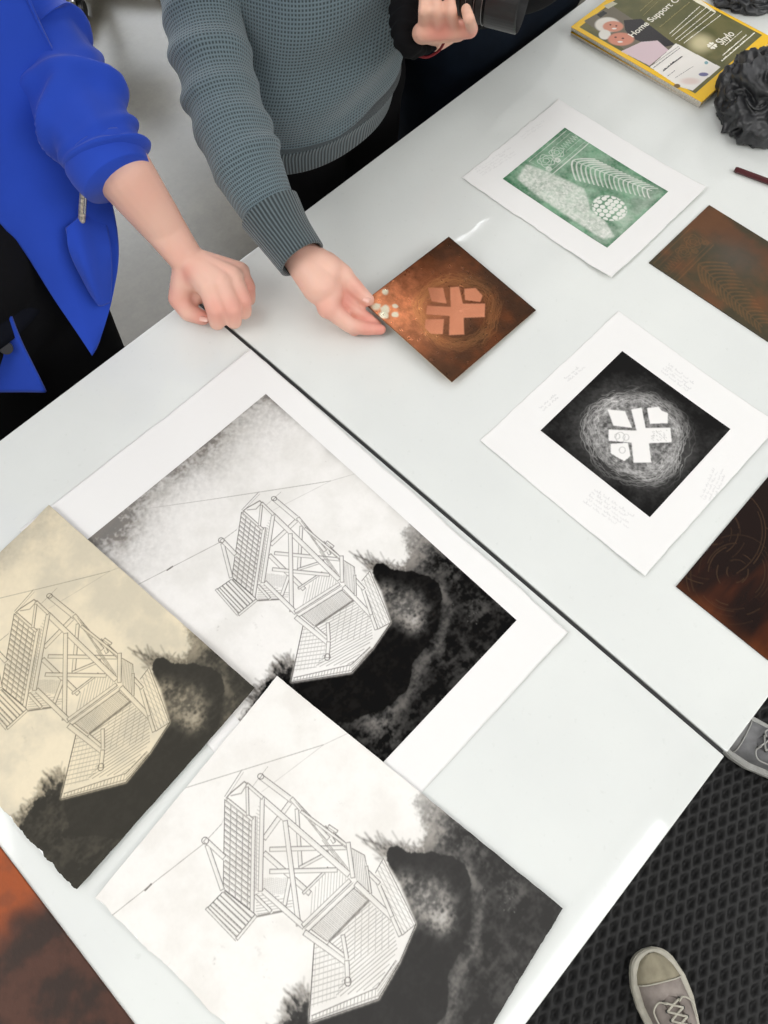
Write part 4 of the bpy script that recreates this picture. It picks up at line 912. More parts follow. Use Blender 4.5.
def face_parts(c, face, hairmat, parent, long=False):
    c = V3(c); f = V3(face).normalized(); z = Vector((0, 0, 1)); s = f.cross(z).normalized()
    M_eye = simple('eye_white', (.8, .8, .78), .2); M_ir = simple('iris', (.05, .035, .02), .2)
    for k in (-1, 1):
        bm = bmesh.new(); bmesh.ops.create_uvsphere(bm, u_segments=14, v_segments=8, radius=.0112); bmesh.ops.translate(bm, vec=c+f*.0835+s*k*.031+z*.008, verts=bm.verts); e = from_bm('eye', bm, M_eye, parent, True)
        bm = bmesh.new(); bmesh.ops.create_uvsphere(bm, u_segments=12, v_segments=6, radius=.0056); bmesh.ops.translate(bm, vec=c+f*.0905+s*k*.031+z*.007, verts=bm.verts); from_bm('iris', bm, M_ir, e, True)
    caps = [(c-f*.03+z*.035, c+f*.012+z*.048, .088, .078), (c-f*.045+z*.0, c-f*.05-z*.05, .078, .055), (c-s*.058+z*.03, c-s*.066-z*.03-f*.02, .034, .022), (c+s*.058+z*.03, c+s*.066-z*.03-f*.02, .034, .022)]
    if long: caps += [(c-f*.06-z*.04, c-f*.075-z*.16, .06, .045)]
    return blob_mesh('hair', caps, .006, hairmat, parent, 2)
def skin_col(pinks, base=hexc(234, 190, 172), red=hexc(222, 142, 128)):
    P = np.array([list(p) for p, r in pinks]) if pinks else np.zeros((0, 3)); R = [r for p, r in pinks]
    def f(co):
        n = np.array([mnoise.noise(Vector(map(float, c))*28) for c in co[::1]]) if len(co) < 90000 else np.sin(co[:, 0]*60)*np.sin(co[:, 1]*70+co[:, 2]*50)
        k = np.clip(.10+.12*n, 0, 1)
        for p, r in zip(P, R): k = np.maximum(k, .85*np.exp(-((co-p)**2).sum(1)/(r*r)))
        return np.array(base)+(np.array(red)-np.array(base))*k[:, None]
    return f
M_skin = vcol('skin', .48, 0, .35, bump=(260, .25, .0006), sss=.12)
def nail(p, n, d, parent, s=1.0):
    """fingernail plate at p, facing n, pointing along d"""
    n = V3(n).normalized(); d = V3(d); d = (d-n*d.dot(n)).normalized(); s_ = d.cross(n); bm = bmesh.new(); rows = []
    for i in range(6):
        v = (i/5-.5)*.0125*s; rows.append([bm.verts.new(V3(p)+d*v+s_*math.sin(a)*.0055*s*(1-.15*(i == 5)-.2*(i == 0))+n*(math.cos(a)-1)*.0055*s) for a in np.linspace(-.95, .95, 8)])
    for a, b in zip(rows, rows[1:]):
        for j in range(7): bm.faces.new((a[j], a[j+1], b[j+1], b[j]))
    return from_bm('fingernail', bm, M_nail, parent, True)
M_nail = simple('nail', hexc(232, 186, 172), .25)
def patch(name, rows, mat, parent, nu=40, nv=50, th=.003, wr=0.0, seed=0, wdir=(1, 1, 1)):
    """draped cloth panel through a grid of control points, given real thickness"""
    G = np.array([[tuple(p) for p in r] for r in rows]); A_ = np.array([catmull(r, nu) for r in G]); B_ = np.array([catmull(A_[:, i], nv) for i in range(nu)]).transpose(1, 0, 2)
    me = bpy.data.meshes.new(name); idx = np.arange(nu*nv).reshape(nv, nu); fs = np.stack([idx[:-1, :-1], idx[:-1, 1:], idx[1:, 1:], idx[1:, :-1]], -1).reshape(-1, 4)
    P = B_.reshape(-1, 3)
    if wr:
        dx = np.gradient(B_, axis=1).reshape(-1, 3); dy = np.gradient(B_, axis=0).reshape(-1, 3); N = np.cross(dx, dy); N /= np.linalg.norm(N, axis=1)[:, None]+1e-9
        h = np.array([mnoise.noise(Vector((p[0]*wdir[0]+seed, p[1]*wdir[1], p[2]*wdir[2]))) for p in P]); P = P+N*h[:, None]*wr
    me.from_pydata(P.tolist(), [], fs.tolist()); me.update(); o = link(name, me, mat, parent)
    md = o.modifiers.new('thickness', 'SOLIDIFY'); md.thickness = th; md.offset = 0; return o
def torso_loft(name, rings_, mat, parent, seg=64, n=50, wr=None, cap=True):
    """rings_: (cx,cy,z,a,b)"""
    P = catmull(rings_, n); rr = []
    for i in range(n):
        s = i/(n-1); rr.append([Vector((P[i, 0]+(P[i, 3]+(wr(s, 2*PI*j/seg) if wr else 0))*math.copysign(abs(math.cos(2*PI*j/seg))**.9, math.cos(2*PI*j/seg)), P[i, 1]+(P[i, 4]+(wr(s, 2*PI*j/seg) if wr else 0))*math.copysign(abs(math.sin(2*PI*j/seg))**.9, math.sin(2*PI*j/seg)), P[i, 2])) for j in range(seg)])
    return loft(name, rr, mat, parent, cap=cap)
def leg_blob(name, hips, mat, parent, xs, y, waist=.99, k=1.0):
    caps = [((xs[0], y, waist-.10), (xs[1], y, waist-.10), .105*k, .105*k), ((sum(xs)/2-.03, y, waist-.02), (sum(xs)/2+.03, y, waist-.02), .112*k, .112*k)]
    for x in xs: caps += [((x, y, waist-.13), (x, y-.005, .52), .098*k, .070*k), ((x, y-.005, .52), (x, y+.02, .09), .070*k, .055)]
    return blob_mesh(name, caps, .009, mat, parent, 3)
M_blackcloth = simple('black_trouser_cloth', (.006, .006, .007), .9, spec=.12, bump=(500, .3, .0006)); M_navy = simple('navy_denim', (.004, .008, .016), .85, spec=.15, bump=(600, .3, .0006), var=(12, .4))

# --- person in the blue jacket
H = lambda cx, cy, z: at(150+cx*.15625, 240+cy*.15625, z)
wr1 = at(189, 262, .957); el1 = at(76, 92, 1.12); sh1 = Vector((.235, .925, 1.36))
sl1 = [(sh1.x, sh1.y, sh1.z+.02, .056, .056), (*at(6, 5, 1.17), .053, .053), (*at(50, 64, 1.125), .054, .052), (*at(90, 128, 1.10), .049, .046), (*at(113, 172, 1.078), .042, .041)]
def arm_caps(path, r=.72, skip=0):
    P = catmull(path, 14); return [(P[i, :3], P[i+1, :3], P[i, 3]*r, P[i+1, 3]*r) for i in range(13-skip)]
b1 = arm_caps(sl1, .72, 2)+[(at(88, 126, 1.10), at(122, 171, 1.068), .036, .0345), (at(122, 171, 1.068), at(160, 222, 1.00), .035, .0275), (at(160, 222, 1.00), wr1, .0275, .0215, ((0, 0, 1), .85))]
mcp = [H(372, 300, .953), H(455, 275, .957), H(527, 240, .953), H(575, 205, .944)]
pip = [H(418, 448, .938), H(527, 440, .941), H(594, 382, .937), H(626, 300, .930)]
for m, r in zip(mcp, (.0150, .0150, .0145, .0130)): b1.append((wr1+(m-wr1)*.02, m, .0195, r))
b1.append((H(255, 215, .950), H(350, 270, .948), .017, .016))
for m, p_, r in zip(mcp, pip, (.0118, .0118, .0112, .0100)):
    b1.append((m, p_, r*1.1, r)); d1 = p_+Vector((-.004, -.002, -.0185)); b1.append((p_, d1, r*.98, r*.88)); b1.append((d1, d1+(m-d1).normalized()*.014+Vector((0, 0, -.004)), r*.88, r*.8))
tm = H(192, 375, .927); ti = H(245, 462, .917); tt = H(335, 497, .9135)
b1 += [(H(235, 215, .948), tm, .0185, .0150), (tm, ti, .0145, .0120), (ti, tt, .0118, .0098), (H(250, 250, .940), H(310, 350, .925), .015, .012)]
hd1 = Vector((.06, .86, 1.565)); b1 += head_caps(hd1, (-.05, -1, -.35)); b1 += [((.05, .92, 1.41), hd1+Vector((0, .02, -.05)), .058, .054), ((-.10, .93, 1.34), (.20, .925, 1.34), .034, .034), ((.04, .92, 1.30), (.05, .88, 1.0), .085, .09)]
rs1 = Vector((-.135, .92, 1.36)); re1 = Vector((-.20, .95, 1.10)); rw1 = Vector((-.21, .82, .87)); b1 += [(rs1, re1, .048, .040), (re1, rw1, .038, .024)]+hand_caps(rw1, (-.02, -.25, -1), (-1, 0, 0), (0, -1, 0), .35)
b1 += [((-.03, .90, .96), (-.03, .90, .09), .06, .035), ((.15, .90, .96), (.15, .90, .09), .06, .035), ((-.03, .90, .045), (-.03, .78, .04), .03, .025), ((.15, .90, .045), (.15, .78, .04), .03, .025)]
pk1 = [(p_, .016) for p_ in pip]+[(tt, .016), (tm, .018), (H(255, 215, .96), .012)]
person1 = blob_mesh('person', b1, .0024, M_skin, None, 3, skin_col(pk1))
tag(person1, 'person in a blue jacket resting a loose fist on the table edge', 'person')
nail(H(345, 498, .9245), (0, .15, 1), tt-ti, person1, .95)
M_hair1 = simple('brown_hair', (.06, .03, .015), .6, bump=(200, .6, .002)); face_parts(hd1, (-.05, -1, -.35), M_hair1, person1, True)
M_blue = simple('blue_jacket_cloth', hexc(38, 72, 182), .85, spec=.15, bump=(900, .25, .0005), var=(8, .08), sheen=.15)
def shoulder(path, inward):
    a = path[0]; return [(a[0]+inward[0]*.055, a[1]+inward[1]*.055, a[2]+.018, .036, .036), (a[0]+inward[0]*.03, a[1]+inward[1]*.03, a[2]+.014, .052, .050)]+list(path)
def wr_sleeve(seed, amp, k=1.0):
    def f(s, a):
        v = 0
        for i, (c, wd, sl) in enumerate(((.46, .020, .9), (.52, .016, -.9), (.58, .020, 1.3), (.64, .016, -1.1), (.70, .020, 1.2), (.76, .016, -.8), (.82, .018, 1.3), (.88, .015, -.6), (.94, .014, .5))):
            d = s-(c+.035*sl*math.sin(a+seed+i*1.3)); v += math.exp(-(d/wd)**2)*(.6+.5*math.sin(a*1.0+i*2.1+seed))*k
        return amp*(v-.35)+amp*.5*mnoise.noise(Vector((math.cos(a)*1.5+seed, math.sin(a)*1.5, s*9)))
    return f
jk = empty('jacket_anchor', (0, 0, 0), None, None) if False else None
sleeve1 = loft('jacket_sleeve', tube_rings(shoulder(sl1, (-1, 0)), 130, 56, wr_sleeve(1.2, .0105)), M_blue, person1)
blob = tube_rings([(*at(104, 158, 1.083), .0455, .0445), (*at(110, 168, 1.079), .0445, .0435), (*at(118, 180, 1.073), .0405, .040)], 14, 48)
loft('rolled_cuff', blob, M_blue, sleeve1)
sl1r = [(rs1.x, rs1.y, rs1.z+.02, .06, .06), (-.175, .94, 1.22, .055, .055), (re1.x, re1.y, re1.z, .052, .052), (-.21, .89, .97, .042, .042)]
loft('jacket_sleeve', tube_rings(shoulder(sl1r, (1, 0)), 60, 32, wr_sleeve(4, .006)), M_blue, person1)
leg_blob('trousers', None, M_blackcloth, person1, (-.015, .150), .84, 1.0, k=1.0)
torso_loft('shirt', [(.055, .84, .92, .150, .115), (.05, .86, 1.0, .148, .105), (.04, .89, 1.15, .15, .10), (.03, .91, 1.28, .155, .10), (.04, .92, 1.37, .11, .08), (.045, .92, 1.42, .06, .055)], simple('dark_shirt', (.005, .006, .011), .9, spec=.15), person1)
# jacket back wraps from side to side behind, two front panels hang open
rows = []
for z_, a_, b_ in ((1.42, .11, .08), (1.35, .17, .10), (1.2, .18, .11), (1.05, .18, .12), (.92, .19, .14), (.80, .20, .15)):
    rows.append([(.045+a_*math.cos(t_), .90+b_*math.sin(t_), z_) for t_ in np.linspace(-.1, PI+.1, 9)])
jb = patch('jacket_back', rows, M_blue, person1, 60, 50, .004, .008, 3, (9, 9, 5))
left_rows = [[at(-60, -60, 1.26), at(-35, -80, 1.26), at(0, -60, 1.24), at(30, 0, 1.20)],
             [at(-45, 110, 1.16), at(0, 70, 1.16), at(45, 80, 1.14), at(85, 120, 1.10)],
             [at(-12, 205, 1.06), at(25, 175, 1.07), at(70, 175, 1.05), at(108, 190, 1.02)],
             [at(23, 250, 1.00), at(52, 235, 1.01), at(85, 238, .99), at(118, 250, .965)],
             [at(54, 298, .945), at(72, 290, .95), at(95, 288, .94), at(113, 296, .925)],
             [at(92, 356, .890), at(95, 352, .892), at(98, 348, .892), at(101, 342, .892)]]
fp = patch('front_panel', left_rows, M_blue, person1, 50, 70, .004, .006, 7, (14, 14, 6))
right_rows = [[at(-190, 60, 1.14), at(-140, 90, 1.15), at(-100, 120, 1.15), at(-60, 130, 1.15)],
              [at(-170, 200, 1.02), at(-110, 220, 1.03), at(-60, 225, 1.03), at(-18, 225, 1.03)],
              [at(-160, 300, .93), at(-90, 310, .94), at(-40, 312, .94), at(14, 322, .935)],
              [at(-150, 380, .85), at(-80, 394, .852), at(-20, 393, .853), at(46, 392, .854)]]
fr_ = patch('front_panel', right_rows, M_blue, person1, 50, 60, .004, .006, 11, (14, 14, 6))
def disc(name, c, n, r, h, mat, parent):
    bm = bmesh.new(); bmesh.ops.create_cone(bm, cap_ends=True, segments=24, radius1=r, radius2=r*.92, depth=h); bmesh.ops.bevel(bm, geom=[e for e in bm.edges if len(e.link_faces) == 2 and e.calc_face_angle(0) > 1], offset=h*.2, segments=2, affect='EDGES')
    M = Matrix.Translation(c) @ V3(n).to_track_quat('Z', 'Y').to_matrix().to_4x4(); bmesh.ops.transform(bm, matrix=M, verts=bm.verts); return from_bm(name, bm, mat, parent, False)
M_btn = simple('dark_button', (.006, .006, .012), .3)
disc('button', at(6, 348, .915), (-.1, -.75, .6), .0085, .006, M_btn, fr_)
# pocket: bag outline and gaping welt, with a pen in it
pocket = [[at(66, 228, 1.018), at(76, 219, 1.018), at(88, 208, 1.012), at(104, 214, 1.000)], [at(70, 252, .997), at(82, 250, .999), at(96, 245, .990), at(110, 246, .980)], [at(84, 280, .962), at(92, 284, .962), at(101, 282, .955), at(111, 277, .948)], [at(98, 304, .932), at(101, 305, .930), at(105, 304, .928), at(109, 302, .926)]]
patch('pocket', pocket, M_blue, fp, 30, 30, .004, .001, 2, (20, 20, 20))
pn = empty('pen', tuple(at(83, 212, 1.02)), 'silver patterned pen standing in the blue jacket pocket', 'pen')
hexrod('barrel', at(81.5, 222, 1.012), at(83.5, 192, 1.046), .0042, simple('silver_pattern', hexc(190, 180, 165), .3, metal=.6, var=(320, .6)), pn, 12)
hexrod('clip', at(84.5, 214, 1.032), at(85.5, 194, 1.054), .0014, simple('steel', (.5, .5, .5), .25, metal=1), pn, 8)
sh_h = [[at(-12, 196, 1.045), at(2, 216, 1.030)], [at(10, 224, 1.018), at(24, 250, .996)]]
patch('shirt_hem', [[at(2, 222, 1.015), at(8, 226, 1.012), at(14, 236, 1.008), at(22, 250, .995)], [at(6, 219, 1.015), at(12, 224, 1.012), at(18, 234, 1.008), at(26, 248, .995)]], simple('white_hem', hexc(190, 190, 196), .8), person1, 16, 6, .002)
torso_loft('belt', [(.052, .847, .955, .152, .114), (.052, .847, .958, .155, .117), (.051, .853, .985, .155, .113), (.051, .853, .988, .150, .108)], simple('black_leather', (.006, .006, .007), .5), person1, 64, 8)

# --- person in the waffle-knit sweater
G2 = lambda cx, cy, z: at(270+cx*.1693, 230+cy*.1693, z)
wr2 = G2(165, 140, .972); sh2 = Vector((.56, .80, 1.32))
sl2 = [(sh2.x, sh2.y, sh2.z+.02, .060, .060), (*at(200, -60, 1.17), .054, .054), (*at(203, 0, 1.115), .0520, .050), (*at(219, 85, 1.07), .0475, .045), (*at(244, 159, 1.035), .045, .042), (*at(276, 222, 1.00), .0355, .0335)]
b2 = arm_caps(sl2, .68)+[(at(274, 220, 1.00), at(285, 236, .99), .024, .024), (at(274, 220, 1.00), wr2, .030, .0225, ((0, 0, 1), .85))]
th0, th1, th2, th3 = G2(330, 215, .962), G2(425, 275, .955), G2(500, 345, .944), G2(578, 412, .933)
i0, i1, i2, i3 = G2(345, 455, .944), G2(468, 562, .925), G2(570, 583, .916), G2(655, 588, .911)
j0, j1, j2, j3 = G2(400, 400, .940), G2(492, 470, .925), G2(572, 520, .913), G2(632, 560, .908)
b2 += [(wr2, G2(330, 250, .962), .0225, .0230), (wr2, G2(300, 330, .958), .0225, .0240), (G2(300, 250, .962), G2(345, 380, .950), .022, .019), (G2(330, 330, .955), i0, .020, .0150)]
b2 += [(th0, th1, .0185, .0155), (th1, th2, .0138, .0118), (th2, th3, .0112, .0085)]
b2 += [(i0, i1, .0130, .0100), (i1, i2, .0096, .0086), (i2, i3, .0085, .0068), (j0, j1, .0115, .0090), (j1, j2, .0088, .0080), (j2, j3, .0078, .0064)]
for k, (dx, dz) in enumerate(((.010, -.014), (.018, -.022))):
    a0, a1, a2 = i0+Vector((dx, .012, dz)), i1+Vector((dx-.006, .012, dz+.004)), i2+Vector((dx-.02, .012, dz+.008)); a1.z = max(a1.z, .912); a2.z = max(a2.z, .911)
    b2 += [(a0, a1, .0105, .0092), (a1, a2, .0088, .0075)]
hd2 = Vector((.71, .71, 1.53)); b2 += head_caps(hd2, (-.05, -1, -.4)); b2 += [((.72, .79, 1.38), hd2+Vector((0, .02, -.05)), .056, .052), ((.60, .80, 1.30), (.83, .80, 1.30), .034, .034), ((.70, .79, 1.28), (.64, .78, 1.0), .08, .085)]
ls2 = Vector((.85, .82, 1.32)); le2 = Vector((.87, 1.00, 1.12)); lw2 = Vector((.80, 1.08, .92)); b2 += [(ls2, le2, .045, .038), (le2, lw2, .036, .023)]+hand_caps(lw2, (0, .15, -1), (1, 0, 0), (0, -1, 0), .4)
b2 += [((x_, .80, .94), (x_, .80, .09), .05, .035) for x_ in (.615, .745)]+[((x_, .80, .045), (x_, .70, .04), .03, .025) for x_ in (.615, .745)]
pk2 = [(i3, .03), (i2, .02), (j2, .02), (th2, .014), (i0, .016), (G2(430, 430, .94), .02)]
person2 = blob_mesh('person', b2, .0024, M_skin, None, 3, skin_col(pk2))
tag(person2, 'person in a grey-blue waffle-knit sweater holding a copper plate by its corner', 'person')
nail(G2(568, 404, .9425), (-.1, .1, 1), th3-th2, person2, .85)
M_hair2 = simple('dark_hair', (.02, .012, .008), .6, bump=(200, .6, .002)); face_parts(hd2, (-.05, -1, -.4), M_hair2, person2)
kc = hexc(102, 118, 125); M_knit = knit('waffle_knit', kc, per=.0044); M_rib = knit('rib_knit', hexc(96, 108, 113), True, .0034)
def wr_knit(s, a):
    v = 0
    for c, wd, sl, am in ((.54, .014, .5, .5), (.605, .015, -.5, .8), (.665, .016, .6, 1.0), (.73, .016, .5, 1.0), (.80, .019, -.6, .9), (.865, .014, .5, .7)):
        d = s-(c+.02*sl*math.sin(a+c*9)); v += am*math.exp(-(d/wd)**2)*(.65+.35*math.sin(a+c*20))
    return .0085*(v-.35)+.003*mnoise.noise(Vector((math.cos(a)*1.5, math.sin(a)*1.5, s*8)))
sv2 = loft('sweater_sleeve', tube_rings(shoulder(sl2, (1, 0)), 130, 56, wr_knit), M_knit, person2)
cuffr = tube_rings([(*at(270, 211, 1.004), .0395, .0375), (*at(285, 235, .992), .0340, .0330), (*at(302, 259, .982), .0310, .0300)], 24, 56)
inner = [[c_+(p_-c_)*.90 for p_ in r] for r, c_ in ((r, sum(r, Vector())/len(r)) for r in cuffr[::-1][:14])]
loft('sweater_cuff', cuffr+inner, M_rib, sv2, cap=False)
sl2r = [(ls2.x, ls2.y, ls2.z+.02, .062, .062), (.87, .92, 1.22, .055, .055), (le2.x, le2.y, le2.z, .05, .05), (lw2.x, lw2.y, lw2.z+.03, .034, .034)]
loft('sweater_sleeve', tube_rings(shoulder(sl2r, (-1, 0)), 70, 40, wr_knit), M_knit, person2)
def wr_body(s, a): return .006*mnoise.noise(Vector((math.cos(a)*2.2, math.sin(a)*2.2, s*5)))+.003*math.sin(s*30+2*math.sin(a*2))*math.exp(-((s-.3)/.3)**2)
swb = torso_loft('sweater_body', [(.622, .775, .952, .148, .122), (.630, .773, .985, .152, .126), (.655, .766, 1.05, .156, .130), (.680, .768, 1.12, .156, .130), (.70, .78, 1.22, .155, .122), (.715, .79, 1.31, .15, .10), (.72, .79, 1.37, .09, .07), (.72, .79, 1.40, .06, .055)], M_knit, person2, 96, 100, wr_body)
torso_loft('sweater_hem', [(.620, .776, .918, .146, .121), (.620, .776, .923, .149, .124), (.621, .775, .948, .154, .128), (.625, .775, .960, .158, .132)], M_rib, swb, 96, 12)
leg_blob('trousers', None, M_blackcloth, person2, (.615, .745), .79, 1.0, k=.84)

# --- person holding the camera
T3 = lambda cx, cy, z: at(380+cx*.2604, cy*.2604, z+.02)
zL = 1.125
palm_l, palm_r = T3(165, 122, 1.116), T3(345, 112, 1.116); wr3 = T3(215, 118, 1.068); el3 = Vector((.93, .60, 1.07)); sh3 = Vector((.975, .92, 1.33))
b3 = [(sh3, el3, .045, .038), (el3, wr3, .036, .022), (wr3, palm_l, .017, .010), (wr3, palm_r, .013, .0095), (palm_l, palm_r, .0100, .0090), (T3(160, 128, 1.100), T3(300, 124, 1.100), .0115, .010)]
for (x, y0, x1_, y1_, r) in ((168, 100, 168, -20, .0062), (222, 108, 210, -30, .0065), (280, 104, 266, -20, .0065), (352, 108, 330, 34, .0064)):
    p0_, p1_ = T3(x, y0, 1.120), T3((x+x1_)/2, (y0+y1_)/2, 1.1465); p2_ = T3(x1_, y1_, 1.146); b3 += [(p0_, p1_, r*1.08, r*1.0), (p1_, p2_, r, r*.88)]
    if y1_ < 0: b3.append((p2_, T3(x1_-4, y1_-70, 1.130), r*.88, r*.78))
b3 += [(wr3, T3(175, 120, 1.07), .015, .012), (T3(175, 120, 1.07), T3(215, 40, 1.055), .0115, .0095)]
hd3 = Vector((1.10, .97, 1.57)); b3 += head_caps(hd3, (-.4, -1, -.5)); b3 += [((1.10, .95, 1.40), hd3+Vector((0, .02, -.05)), .058, .052), ((1.0, .93, 1.33), (1.22, .93, 1.33), .034, .034), ((1.10, .93, 1.32), (1.07, .85, 1.0), .08, .09)]
rs3 = Vector((1.24, .93, 1.34)); re3 = Vector((1.30, .90, 1.08)); rw3 = Vector((1.30, .93, .86)); b3 += [(rs3, re3, .045, .038), (re3, rw3, .036, .023)]+hand_caps(rw3, (0, .1, -1), (1, 0, 0), (0, -1, 0), .5)
b3 += [((x_, .86, .96), (x_, .86, .09), .055, .035) for x_ in (.975, 1.15)]+[((x_, .86, .045), (x_, .74, .04), .03, .025) for x_ in (.975, 1.15)]
person3 = blob_mesh('person', b3, .0024, M_skin, None, 3, skin_col([(palm_r, .02), (T3(230, 118, 1.12), .02)], hexc(226, 180, 158)))
tag(person3, 'person in dark navy clothes whose hand wraps a long camera lens', 'person')
face_parts(hd3, (-.4, -1, -.5), M_hair2, person3)
leg_blob('trousers', None, M_navy, person3, (.965, 1.145), .775, 1.0, k=1.15)
torso_loft('dark_top', [(1.06, .80, .94, .155, .120), (1.08, .86, 1.1, .150, .12), (1.10, .92, 1.28, .155, .11), (1.10, .94, 1.36, .10, .07), (1.10, .94, 1.40, .065, .055)], M_blackcloth, person3)
slv = [(sh3.x, sh3.y, sh3.z+.02, .06, .06), (.955, .78, 1.2, .050, .050), (el3.x, el3.y, el3.z, .048, .048), (*((el3+wr3)/2+Vector((0, 0, .005))), .038, .038), (*T3(240, 112, 1.062), .0230, .0230)]
loft('top_sleeve', tube_rings(shoulder(slv, (1, 0)), 60, 32, wr_sleeve(2, .005)), M_blackcloth, person3)
loft('top_sleeve', tube_rings(shoulder([(rs3.x, rs3.y, rs3.z+.02, .06, .06), (1.275, .88, 1.2, .052, .052), (re3.x, re3.y, re3.z, .047, .047), (1.30, .92, .92, .034, .034)], (-1, 0)), 50, 32, wr_sleeve(5, .005)), M_blackcloth, person3)
# camera
M_cam = simple('black_camera_plastic', (.012, .012, .013), .35, spec=.5, bump=(700, .2, .0004)); M_rubb = simple('lens_grip_rubber', (.008, .008, .008), .6); M_glassl = simple('lens_glass', (.01, .012, .02), .05, spec=.8)
ca, cb = at(410, -26, zL), at(523, 0, zL); ax = (cb-ca); LC = ax.length; ax.normalize()
camr = empty('camera', tuple(ca), 'black camera with a long lens held by the person in navy clothes', 'camera')
def ring_seg(name, prof, mat, parent, seg=48):
    s_ = ax.cross(Vector((0, 0, 1))).normalized(); u_ = s_.cross(ax); return loft(name, [[ca+ax*h+s_*math.cos(2*PI*j/seg)*r+u_*math.sin(2*PI*j/seg)*r for j in range(seg)] for h, r in prof], mat, parent, smooth=False)
ring_seg('lens_barrel', [(-.01, .026), (.0, .029), (.070, .0295), (.072, .028), (.080, .028)], M_cam, camr)
ring_seg('zoom_ring', [(.073, .0300), (.075, .0320), (.087, .0320), (.089, .0300)], M_rubb, camr)
ring_seg('focus_ring', [(.090, .0300), (.092, .0335), (.100, .0335), (.102, .0310)], M_rubb, camr)
ring_seg('lens_hood', [(.102, .031), (.104, .0345), (LC, .0350), (LC+.002, .0335), (LC-.010, .0315)], M_cam, camr)
ring_seg('front_element', [(LC-.012, .030), (LC-.011, .029)], M_glassl, camr)
for k in range(3): ring_seg('ring_mark', [(.0800+.0100*k-.0003, .0321+.0009*k), (.0800+.0100*k+.0003, .0322+.0009*k)], simple('silver_line', (.35, .35, .35), .3, metal=.8), camr)
cang = math.atan2(ax.y, ax.x); RZ = Matrix.Rotation(cang, 4, 'Z'); bc = ca-ax*.028+Vector((-ax.y, ax.x, 0))*.035
bmc = bmesh.new(); add_box(bmc, bc, (.042, .115, .095), .012, RZ); from_bm('camera_body', bmc, M_cam, camr)
bmc = bmesh.new(); add_box(bmc, bc+Vector((0, 0, .055)), (.05, .05, .03), .008, RZ); from_bm('viewfinder_hump', bmc, M_cam, camr)
bmc = bmesh.new(); add_box(bmc, bc+RZ.to_3x3() @ Vector((.016, .046, -.005)), (.040, .028, .085), .010, RZ); from_bm('hand_grip', bmc, M_rubb, camr)
disc('shutter_button', bc+RZ.to_3x3() @ Vector((.018, .046, .050)), (0, 0, 1), .006, .005, M_cam, camr)
M_red = simple('red_strap_trim', hexc(120, 14, 26), .7)
loft('strap', tube_rings([(*T3(110, -60, 1.10), .016, .012), (*T3(98, 20, 1.10), .017, .013), (*T3(95, 100, 1.095), .017, .013), (*T3(108, 165, 1.085), .016, .012), (*T3(150, 185, 1.07), .010, .010), (*T3(200, 165, 1.06), .007, .007)], 50, 24, lambda s_, a_: .0012*math.sin(s_*60)+.002*math.sin(a_*3+s_*9)), M_blackcloth, camr)
tube('strap_trim', [T3(140, 213, 1.058), T3(175, 220, 1.056), T3(205, 210, 1.058), T3(230, 190, 1.064), T3(245, 165, 1.075)], .0016, M_red, camr, 8, 24)

